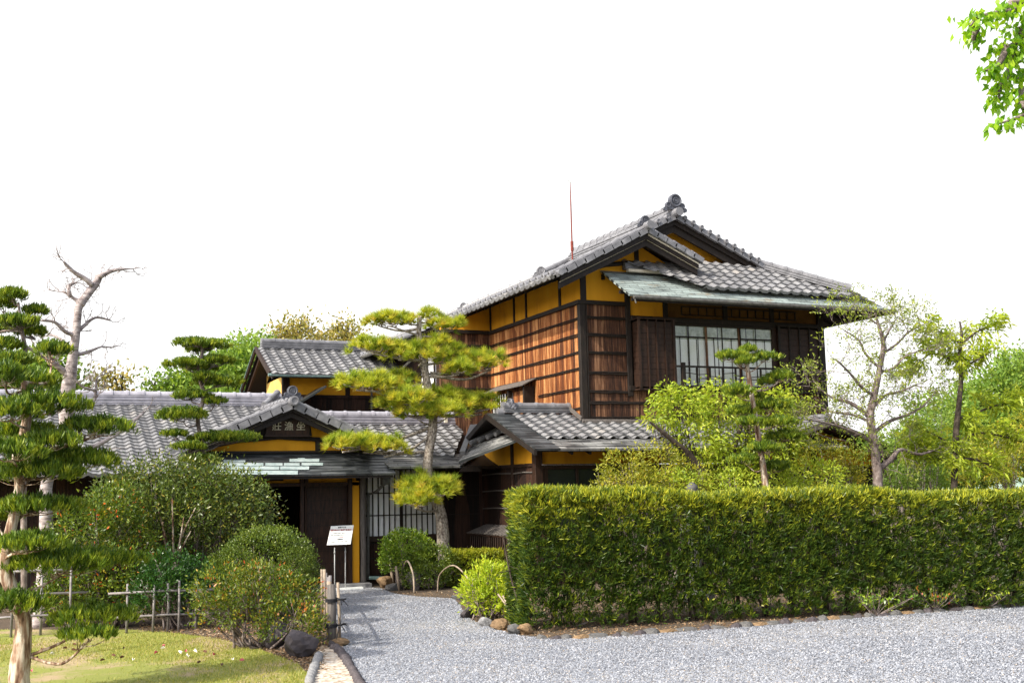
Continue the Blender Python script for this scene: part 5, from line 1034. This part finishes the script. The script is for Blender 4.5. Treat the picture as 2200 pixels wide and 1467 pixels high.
skeleton_tree('sparse_tree', 'sparsely leaved tree with twisting grey branches behind the hedge right of the house', 14.6,
  [(1885,1120,17),(1886,1040,16),(1882,985,15),(1874,930,14),(1870,890,13),(1880,840,11),(1890,790,9),(1898,740,8),(1888,700,5),(1880,672,3)],
  [(.2,[(1872,900,10),(1850,880,8),(1820,862,7),(1790,855,5),(1755,830,3)]),(-.2,[(1878,850,7),(1850,830,6),(1825,800,5),(1800,775,3)]),(.1,[(1890,790,6),(1860,760,5),(1845,730,4),(1815,710,2)]),(.2,[(1895,760,6),(1925,740,5),(1950,715,4),(1975,700,2)]),(.1,[(1890,700,4),(1870,685,3),(1850,668,2)]),(-.2,[(1885,800,6),(1920,790,5),(1945,765,4),(1985,750,2)]),
   (.3,[(1876,930,9),(1910,905,7),(1950,890,6),(1985,870,4),(2010,840,2)]),(-.3,[(1876,950,7),(1840,930,6),(1800,915,5),(1760,905,4),(1725,900,2)]),(.1,[(1885,1010,12),(1915,985,9),(1935,965,7),(1975,975,5),(2010,965,3)]),(-.2,[(1872,880,7),(1900,850,6),(1935,840,5),(1970,825,3)]),(.2,[(1868,905,6),(1830,890,5),(1790,885,4),(1750,870,2)]),(.3,[(1898,735,5),(1910,710,4),(1925,685,2)])],
  M['t_grey'], 32, 3, .26, F['lace'], .055, .022, 4, .035, tw_r=.0065, every=4, twn=2, ws=.66)
skeleton_tree('broadleaf_tree', 'tree with layered drooping yellow green leaf sprays at the right edge', 14.8,
  [(2048,1120,13),(2050,1040,12),(2052,990,11),(2054,930,11),(2060,870,10),(2065,810,8),(2062,760,7),(2066,720,5),(2062,690,3)],
  [(.1,[(2064,740,5),(2040,720,4),(2015,712,3)]),(-.1,[(2066,740,5),(2095,715,4),(2125,700,3)]),(.2,[(2062,780,6),(2030,765,5),(2000,760,4),(1975,775,2)]),(-.2,[(2064,790,6),(2095,775,5),(2120,760,3)]),(.1,[(2056,900,7),(2100,885,6),(2140,870,5),(2185,865,3)]),(-.1,[(2056,950,7),(2100,930,6),(2150,935,5),(2200,950,3)]),(.2,[(2052,1000,7),(2020,985,6),(1990,975,4),(1965,960,2)]),(.2,[(2054,960,6),(2020,940,5),(1990,925,3)]),(-.2,[(2050,990,7),(2090,985,6),(2130,1000,4)])],
  M['t_dark'], 33, 1, .17, F['yel'], .13, .036, 26, .065, droop=.4, tw_r=.006, every=3, twn=2, ws=.6)
# ------------------------------------------------------------------ leafy trees and shrubs
tr1 = shrub('broadleaf_tree', 'fresh green broadleaf tree in front of the upper storey behind the hedge', 'tree', 15.2,
  [(1470,880,66,44,.2),(1560,860,70,40,.3),(1640,880,66,46,.2),(1420,895,34,26),(1700,870,34,34,.2),(1500,950,62,40),(1580,950,70,50,.4),(1660,950,66,50,.3),(1710,945,34,40,.2),(1545,1000,60,34,.2),(1640,1010,60,34),(1440,850,34,24,.2)], F['brt'], 41, 62, 9, .075, .085, .03, .2, stems=4, droop=.3, smat=M['t_dark'])
mb = MB(); pxtrunk(mb, [(1520,1075,9),(1505,1010,8),(1475,970,7),(1450,950,6),(1420,925,4),(1395,905,2)], 14.85); build('trunk', mb, M['t_dark'], tr1, smooth=True); mb = MB(); pxtrunk(mb, [(1560,1075,7),(1570,990,6),(1590,920,5),(1600,870,3)], 15.3); build('trunk', mb, M['t_dark'], tr1, smooth=True)
shrub('tall_shrub', 'yellow green shrub with reddish tips behind the left end of the hedge', 'shrub', 14.4, [(1340,1010,52,44),(1410,1000,60,50,.1),(1370,1050,90,40),(1480,1035,60,36),(1310,1045,30,26)], F['olive'], 42, 90, 9, .06, .06, .02, .4, stems=5, droop=.15)
shrub('tall_shrub', 'bright leafy shrub low behind the hedge below the slanting pine', 'shrub', 14.2, [(1450,1040,55,24),(1560,1035,60,24),(1745,1025,70,34),(1690,1045,50,30)], F['brt'], 43, 90, 8, .06, .065, .022, .3, stems=4, droop=.2)
shrub('tall_shrub', 'dense olive shrub in front of the annex behind the hedge', 'shrub', 14.9, [(1770,985,55,36),(1830,1000,40,36),(1800,1035,60,26)], F['olive'], 44, 90, 8, .06, .06, .02, .3, stems=4)
shrub('tall_shrub', 'pale green undergrowth between the two bare trunks at right', 'shrub', 15.6, [(1950,950,46,30,.4),(1975,1010,60,44),(1930,1035,50,24),(2010,905,40,34,.5),(1880,960,40,30,.6)], F['far'], 45, 60, 8, .08, .07, .025, .3, stems=4)
shrub('tall_shrub', 'olive green bush at the right edge beneath the drooping leaf sprays', 'shrub', 16.5, [(2110,1010,70,40),(2180,1000,60,44),(2140,950,60,34,.5),(2210,930,50,50,.5)], F['olive'], 46, 60, 8, .08, .07, .025, .3, stems=4)
big = shrub('broadleaf_shrub', 'big glossy leaved shrub left of the entrance hood', 'shrub', 16.4,
  [(330,1035,80,46),(420,1040,90,50,.1),(500,1060,70,44),(270,1060,60,40),(380,1095,100,50,-.2),(480,1120,80,46,-.1),(300,1120,80,46),(550,1090,42,34,.1),(560,1130,36,22),(250,1130,50,50),(440,1165,80,40),(340,1180,80,44)], F['cam'], 51, 105, 9, .09, .062, .024, .35, stems=4)
mb = MB(); g = np.random.default_rng(5)
for e in ((340,1095),(350,1120),(420,1090),(410,1140),(370,1070),(395,1110)):
    s0 = at(372+g.uniform(-8,8), 1230, 15.9); e_ = at(e[0], e[1], 15.6+g.uniform(-.1,.2)); limb(mb, [s0, (s0+e_)/2+g.normal(size=3)*.05, e_], .02, .006, 6, 5)
build('pale_stems', mb, M['t_pod'], big, smooth=True)
shrub('spotted_shrub', 'tall green bush flecked with red leaves behind the left conifer', 'shrub', 15.6, [(240,1090,64,48),(180,1130,66,50,-.1),(300,1210,50,60,-.1),(290,1300,50,40,-.1),(270,1150,60,56,.1),(150,1200,60,60),(230,1230,80,66,-.2),(290,1260,50,50),(170,1270,70,46),(120,1290,50,36)], F['redb'], 52, 130, 9, .06, .055, .022, .45, stems=4)
shrub('round_bush', 'large rounded clipped bush of small leaves beside the doorway', 'bush', 15.6, [(575,1205,98,72,0,.95),(500,1230,60,52,-.1),(640,1240,48,62,.0),(560,1280,110,60)], F['round'], 53, 330, 9, .035, .032, .016, .5, stems=4, shell=(.86,1.02))
shrub('dark_bush', 'low dark glossy bush behind the bamboo fence', 'bush', 14.9, [(365,1225,54,44),(340,1265,60,44),(400,1270,50,44),(430,1240,36,40)], F['lush'], 54, 160, 9, .045, .05, .022, .4, stems=4, shell=(.8,1.02))
shrub('azalea', 'azalea bush with orange and red leaves in front of the rounded bush', 'shrub', 12.5, [(480,1265,70,50,.2),(560,1255,60,44,.3),(640,1280,50,46,.1),(530,1300,70,46,0),(620,1335,72,44,-.2),(460,1310,46,40,.1),(670,1350,34,32,-.3),(600,1270,60,44,.2)], F['azal'], 55, 130, 9, .04, .045, .018, .5, stems=5, shell=(.72,1.04))
shrub('round_bush', 'rounded glossy bush at the foot of the tall garden pine, left one', 'bush', 18.5, [(872,1178,54,40),(850,1205,34,30),(895,1205,40,34,.1)], F['bushc'], 56, 260, 8, .035, .042, .02, .5, stems=5, shell=(.78,1.03))
shrub('round_bush', 'darker rounded bush in front of the garden pine trunk above the bamboo hoop', 'bush', 18.3, [(925,1205,52,34),(915,1238,50,28),(960,1232,36,30,.1)], F['round'], 57, 260, 8, .035, .04, .018, .5, stems=5, shell=(.8,1.03))
a_ = gz(972, 1262); b_ = gz(1092, 1258); hedge('low_clipped_hedge', 'low yellow green clipped hedge behind the bright bush', (a_[0], a_[1]), (b_[0]+.3, b_[1]), .5, (.60, .60), F['lowh'], 58, 1100, 7, .04, .017, .03, .015)
shrub('bright_bush', 'bright lime green bush at the left end of the long hedge', 'bush', 13.5, [(1045,1250,44,38,0),(1075,1265,42,44,.1),(1025,1275,34,28),(1085,1300,30,26,-.1),(1055,1290,40,26,-.1)], F['bright'], 59, 190, 9, .045, .065, .02, .5, stems=5, shell=(.75,1.04))
# ------------------------------------------------------------------ trees beyond the roofs
def far_tree(name, label, y, lst, mat, seed, dens, L_, W_, cs, k=8, tr=True, group=None):
    g = np.random.default_rng(seed); bl = blobs_px(lst, y); c0 = bl[0]; t = thing(name, label, 'tree', (c0[0], c0[1], 0), group)
    P, D, Rr = clumps(g, bl, dens*2.6, k, cs, (.4,1.08), .3); W_ *= 1.5; leaf_mesh('crown', P, D, L_, W_, mat, t, Rr, seed=seed)
    mb = MB(); limb(mb, [(c0[0], c0[1], 0), (c0[0]+.1, c0[1], c0[2]*.5), tuple(c0[:3])], .12, .03, 8, 5)
    for b in bl:
        for j in range(4): e = np.array(b[:3])+unit(g.normal(size=(1,3)))[0]*np.array(b[3:6])*.9; limb(mb, [(c0[0]+.1, c0[1], c0[2]*.55), (np.array(c0[:3])*.6+np.array(b[:3])*.4), e], .03, .006, 5, 4)
    build('trunk', mb, M['t_dark'], t, smooth=True)
GB = 'trees growing beyond the roofs'
far_tree('background_tree', 'bright green tree behind the slender cloud pruned pine and the back gable', 32, [(520,790,60,50),(480,810,60,44,1),(540,840,60,40),(420,840,60,34,1),(560,760,34,30,1),(490,860,80,34)], F['far'], 71, 14, .16, .06, .2)
far_tree('background_tree', 'thin airy green tree standing just left of the back gable ridge', 34, [(500,745,26,20),(540,740,22,20),(470,775,30,20)], F['far'], 72, 7, .15, .05, .2, 6)
far_tree('background_tree', 'yellowish airy tree top behind the left part of the back roof ridge', 36, [(630,712,38,24),(600,722,26,16),(662,705,20,18),(650,735,60,20)], F['fary'], 73, 9, .15, .05, .2, 6)
far_tree('background_tree', 'yellow brown airy tree top behind the right part of the back roof ridge', 36.5, [(735,710,28,22),(760,720,28,16),(715,722,24,16),(740,740,60,18)], F['fary'], 74, 9, .15, .05, .2, 6)
far_tree('background_tree', 'small yellow green tree top over the long roof beside the bare tree', 33, [(262,818,30,14),(235,824,26,14),(205,815,20,18)], F['fary'], 75, 10, .15, .05, .2, 6)
far_tree('background_tree', 'low dark green tree top over the middle of the long roof ridge', 33, [(330,830,26,10),(365,826,34,16),(400,815,30,20)], F['far'], 76, 12, .14, .05, .2, 7)
far_tree('background_tree', 'tall bright green tree filling the right edge behind the leaf sprays', 24, [(2150,850,70,60),(2200,820,60,60,1),(2120,920,80,60),(2190,960,80,70,1),(2080,880,60,60,1),(2230,900,60,80),(2180,790,40,34),(2100,1000,80,50),(2060,960,60,50,1)], F['far'], 77, 18, .13, .05, .16)
far_tree('background_tree', 'pale green tree behind the sparse tree right of the house', 23, [(2000,900,50,50),(1960,960,60,44),(2030,960,60,50,1),(1990,1010,80,40),(2060,1010,60,40,1),(1930,1000,50,50,1)], F['far'], 78, 14, .12, .045, .16)
far_tree('background_tree', 'light green low tree beyond the hedge between the two right trunks', 20, [(1960,1020,50,30),(2010,1010,40,34),(1920,1030,30,24)], F['far'], 79, 20, .10, .04, .12)
far_tree('background_tree', 'bright green tree glimpsed behind the bare tree at the far left', 33, [(95,800,60,44),(20,810,70,50,1),(-60,820,80,60,1),(140,830,40,26)], F['far'], 80, 14, .15, .06, .2)
# distant wooded hills
m, t, b, o = mat_new('hazy_wooded_hill'); v = coords(t); L(t, ramp(t, noise(t, v, .12, 8, .7), [(.35,(.16,.24,.18)),(.65,(.34,.42,.34))]), b.inputs['Base Color']); b.inputs['Roughness'].default_value = 1; M['hill'] = m
mb = MB(); n = 60; vs = []; fs = []; g = np.random.default_rng(8)
for j in range(6):
    for i in range(n+1):
        a = math.radians(-30+i*130/n); rr = 160+j*26; h = (7+4*math.sin(i*.37)+2.5*math.sin(i*.9+1)+g.normal()*.4)*math.sin(j/5*math.pi*.5)*(1 if j else 0); vs.append((math.sin(a)*rr, math.cos(a)*rr, h-(.5 if j == 0 else 0)))
for j in range(5):
    for i in range(n): q = j*(n+1)+i; fs.append((q, q+1, q+n+2, q+n+1))
mb.add(vs, fs); struct(build('distant_hills', mb, M['hill'], smooth=True))
# ------------------------------------------------------------------ overhanging branch, top right
ot = thing('overhanging_tree', 'leafy bright green tree reaching into view at the top right corner', 'tree', (8.6, 4.6, 0))
g = np.random.default_rng(88); mb = MB(); limb(mb, [(8.6,4.6,0),(8.5,4.65,2.5),(8.4,4.7,5.2)], .18, .10, 12, 8, .04, g); build('trunk', mb, M['t_grey'], ot, smooth=True)
lb = MB(); P, D, Rr = [], [], []
def spray(pts, y, n, cs_px, s0=None):
    W_ = [at(p[0], p[1], y) for p in pts]
    if s0 is not None: W_ = [np.array(s0)]+W_
    c = curve(W_, 8); limb(lb, W_, .026, .005, 6, 6); s = mpp(y, 2150, 150); st = 8 if s0 is not None else 0
    for i in range(n):
        p = np.array(c[int(g.integers(st, len(c)))])+g.normal(size=3)*cs_px*s*np.array([1,1.4,1]); P.append(p); D.append(g.normal(size=3)*.6+np.array([-.2,0,-.9])); Rr.append(g.random())
spray([(2230,5),(2180,20),(2130,30),(2100,38),(2085,55)], 5.0, 190, 13, (8.42,4.7,4.9))
spray([(2098,60),(2092,80),(2094,98)], 5.0, 40, 6)
spray([(2240,60),(2205,85),(2175,95),(2150,105)], 5.05, 190, 13, (8.42,4.7,4.7))
spray([(2165,100),(2150,130),(2135,150),(2112,150)], 5.0, 90, 9)
spray([(2180,110),(2165,160),(2150,185),(2145,218)], 5.1, 170, 12)
spray([(2240,120),(2210,150),(2185,170)], 5.1, 60, 12)
spray([(2250,225),(2215,240),(2180,255),(2145,266)], 5.0, 110, 9, (8.45,4.68,4.0))
spray([(2195,190),(2190,215)], 5.1, 20, 8)
build('branches', lb, M['t_grey'], ot, smooth=True); leaf_mesh('foliage', P, D, .062, .032, F['over'], ot, np.array(Rr), fold=.25, droop=.1, seed=9)
# ------------------------------------------------------------------ bamboo fences and hoops
def fence(name, label, ptsA, zr, posts, rmat, hgt=.5):
    A, Bq = np.array([*ptsA[0], 0.]), np.array([*ptsA[1], 0.]); t = thing(name, label, 'fence', tuple(A)); d = (Bq-A)/np.linalg.norm(Bq-A)
    for z in zr: mb = MB(); mb.tube([A-d*.1+[0,0,z], (A+Bq)/2+[0,0,z+.006], Bq+d*.1+[0,0,z-.004]], .015, 8); build('rail', mb, rmat, t, smooth=True)
    for k, s in enumerate(posts):
        q = A+(Bq-A)*s+np.array([.0,-.02 if k % 2 else .02,0]); h = hgt*(1+.04*math.sin(k*5)); mb = MB(); mb.tube([q, q+[.004*math.sin(k),0,h*.5], q+[0.008*math.sin(k*2),0,h]], [.016,.015,.014], 8); build('post', mb, rmat, t, smooth=True)
    mb = MB()
    for s in posts[:24]:
        for z in zr: mb.torus(A+(Bq-A)*s+[0,0,z], (0,1,0), .02, .005, 8, 4)
    build('rope_ties', mb, M['rope'], t); return t
fa, fb = at(250, 1340, 14.7), at(440, 1357, 14.6)
fence('bamboo_fence', 'low weathered bamboo lattice fence behind the lawn in front of the dark bush', ((fa[0], 14.75), (fb[0], 14.6)), (.20,.49), [.12,.41,.58,.70,.90], M['bamboo_grey'], .60)
fa, fb = at(-40, 1345, 15.2), at(170, 1345, 15.1)
fence('bamboo_fence', 'long low bamboo rail fence behind the podocarp trunk at far left', ((fa[0], 15.2), (fb[0], 15.1)), (.24,.50,.78), [0,.3,.6,.9], M['bamboo_grey'], .82)
# fence along the path with dark end post
pe = gz(712, 1388); pb = gz(686, 1290); t = thing('bamboo_fence', 'short bamboo fence with thick dark end post and black rope knots beside the gravel', 'fence', (pe[0], pe[1], 0))
mb = MB(); mb.tube([(pe[0],pe[1],0),(pe[0]+.005,pe[1],.35),(pe[0],pe[1],.66)], [.050,.048,.047], 14); build('end_post', mb, M['greywood'], t, smooth=True)
q = gz(730, 1380); mb = MB(); mb.tube([(q[0],q[1],0),(q[0]-.005,q[1],.3),(q[0]-.02,q[1],.66)], .017, 8); build('post', mb, M['bamboo'], t, smooth=True)
dirp = (pb-pe); dirp[2] = 0; L0 = np.linalg.norm(dirp); dirp /= L0
for k, s in enumerate((.45,.75,1.0,1.35,1.8,2.3,3.0)):
    q = pe+dirp*s+np.array([.03*math.sin(k*3),0,0]); mb = MB(); mb.tube([(q[0],q[1],0),(q[0],q[1],.3),(q[0]+.01*math.sin(k),q[1],.66+.05*math.sin(k*2))], .019, 8); build('post', mb, M['bamboo_grey' if k % 2 else 'bamboo'], t, smooth=True)
for z in (.50,.22): mb = MB(); a = pe+dirp*.05; e = pe+dirp*3.2; mb.tube([(a[0]+.03,a[1],z),(e[0]+.03,e[1],z)], .017, 8); build('rail', mb, M['bamboo'], t, smooth=True)
mb = MB(); g = np.random.default_rng(2)
for z in (.50,.23):
    for dz in (-.02,-.007,.006): mb.torus((pe[0],pe[1],z+dz), (0,0,1), .062, .007, 14, 5)
    k0 = np.array([pe[0]+.09, pe[1]-.05, z])
    for i in range(5): v = g.normal(size=3)*np.array([.05,.02,.04])+np.array([.04,0,-.01]); limb(mb, [k0, k0+v*.7, k0+v*1.6+np.array([0,0,-.03])], .006, .004, 5, 4)
    limb(mb, [(pe[0]+.05,pe[1]-.05,z),k0,(pe[0]+.16,pe[1]-.01,z)], .010, .008, 5, 4)
build('rope_knots', mb, M['rope'], t)
def hoop(label, p0, p1, h, mat, r=.016, lean=0):
    a, b_ = gz(*p0), gz(*p1); t = tag(build('bamboo_hoop', (lambda m: m.tube(curve([a, a*.92+b_*.08+[0,0,h*.62], a*.5+b_*.5+[lean,0,h], a*.08+b_*.92+[0,0,h*.6], b_], 8), r, 8))(MB()), mat, None, smooth=True), label, 'hoop'); return t
hoop('pale bent bamboo hoop arching over the foot of the round bushes', (862,1266), (890,1273), .50, M['bamboo'])
hoop('thin bent cane hoop between the low hedge and bright bush', (940,1272), (1015,1290), .48, M['bamboo'], .011)
def stake(label, p, top, r=.014, mat=None):
    a = gz(*p); e = np.array(top); o = build('bamboo_stake', (lambda m: m.tube([a, (a+e)/2, e], r, 8))(MB()), mat or M['bamboo'], None, smooth=True); tag(o, label, 'stake'); return o
def up(p, top_px, dy=0): a = gz(*p); return at(top_px[0], top_px[1], a[1]+dy)
stake('short thick pale bamboo stake left of the hoop under the round bush', (846,1258), up((846,1258),(838,1208)), .028)
stake('short pale stake just left of the bamboo hoop', (858,1268), up((858,1268),(850,1215)), .022)
stake('pale cane leaning out of the bright bush at its right side', (1118,1340), up((1118,1340),(1070,1275),.2), .011)
stake('second pale cane leaning beside the first in the bright bush', (1112,1340), up((1112,1340),(1080,1278),.1), .011)
stake('dark upright stake at the left underside of the bright bush', (1018,1318), up((1018,1318),(1014,1285)), .012, M['bamboo_grey'])
stake('upright pale stake under the middle of the bright bush', (1048,1330), up((1048,1330),(1040,1290)), .012)
# ------------------------------------------------------------------ sign, lantern
sy = 19.1; sg = at(733, 1258, sy); sg[2] = 0; sx0, sx1 = at(719, 1250, sy)[0], at(742, 1250, sy)[0]
st_ = thing('information_sign', 'tilted white information board on two thin metal legs beside the doorway', 'sign', (sg[0], sy, 0))
for x in (sx0, sx1): mb = MB(); mb.tube([(x,sy,.03),(x,sy,.72)], .009, 8); mb.tube([(x,sy,.62),(x,sy,.66)], .014, 8); build('leg', mb, M['metal'], st_, smooth=True)
mb = MB(); mb.box(sx0-.22, sx1+.3, sy-.06, sy+.06, .0, .035); build('base_plate', mb, M['white'], st_)
BL, BR, TR, TL = at(702,1170,sy-.12), at(753,1168,sy-.12), at(760,1127,sy+.06), at(711,1129,sy+.06)
bx = Vector((BR-BL)).normalized(); cen = Vector((BL+BR+TL+TR)/4); upv = Vector(((TL+TR)-(BL+BR))/2); hw = .21; hh = upv.length/2; upv.normalize()
upv = (upv-bx*upv.dot(bx)*0).normalized(); nrm = bx.cross(upv).normalized()
c4 = [Vector(BL), Vector(BR), Vector(TR), Vector(TL)]; mb = MB(); mb.prism([p-nrm*.004 for p in c4], nrm*-.012); mb2 = MB(); mb2.prism(c4, nrm*-.003); build('board_back', mb, M['red'], st_); build('board', mb2, M['white'], st_)
def line(txt, v, size, mat, u0=.5, bold=0): # v: 0 bottom .. 1 top
    p = c4[0].lerp(c4[3], v).lerp(c4[1].lerp(c4[2], v), u0)+nrm*.002; text_mesh('lettering', txt, size, mat, st_, p, bx, upv, extr=.0003, bold=bold)
line('重要文化財', .90, .030, M['black'], .5, .0006); line('西園寺公望別邸“坐漁荘”', .76, .036, M['redink'], .5, .0010)
line('この建物の内部をご案内しています', .60, .020, M['black']); line('受付で見学の時間をお確かめください', .50, .020, M['black']); line('どうぞお気軽に', .38, .019, M['redink']); line('公開時間', .27, .026, M['black'], .5, .0006); line('10:00 11:00 13:00 14:00', .15, .030, M['black'])
ln = at(1487, 1050, 13.9); t = thing('stone_lantern', 'grey stone lantern whose rounded finial just shows above the hedge', 'stone lantern', (ln[0], ln[1], 0)); z = ln[2]
mb = MB(); c = (ln[0], ln[1])
def lathe(prof, mb, n=18):
    vs = []; fs = []; m_ = len(prof)
    for r_, zz in prof:
        for k in range(n): a = 6.2832*k/n; vs.append((c[0]+r_*math.cos(a), c[1]+r_*math.sin(a), zz))
    for i in range(m_-1):
        for k in range(n): fs.append((i*n+k, i*n+(k+1) % n, (i+1)*n+(k+1) % n, (i+1)*n+k))
    fs.append(tuple(range(n))[::-1]); fs.append(tuple((m_-1)*n+k for k in range(n))); mb.add(vs, fs)
ft = z+.10
lathe([(.02,ft-.19),(.07,ft-.17),(.055,ft-.15),(.085,ft-.10),(.08,ft-.05),(.04,ft-.015),(.012,ft)], mb); build('finial', mb, M['stone'], t, smooth=True)
mb = MB(); lathe([(.30,ft-.36),(.32,ft-.33),(.18,ft-.24),(.08,ft-.19)], mb, 6); build('cap', mb, M['stone'], t)
mb = MB(); lathe([(.14,ft-.62),(.15,ft-.36)], mb, 6); build('fire_box', mb, M['stone'], t)
mb = MB(); lathe([(.12,0),(.26,.02),(.26,.12),(.11,.18),(.09,.6),(.10,ft-.78),(.22,ft-.70),(.22,ft-.62)], mb); build('pedestal', mb, M['stone'], t)
print('tris', sum(len(o.data.polygons) for o in bpy.data.objects if o.type == 'MESH'))
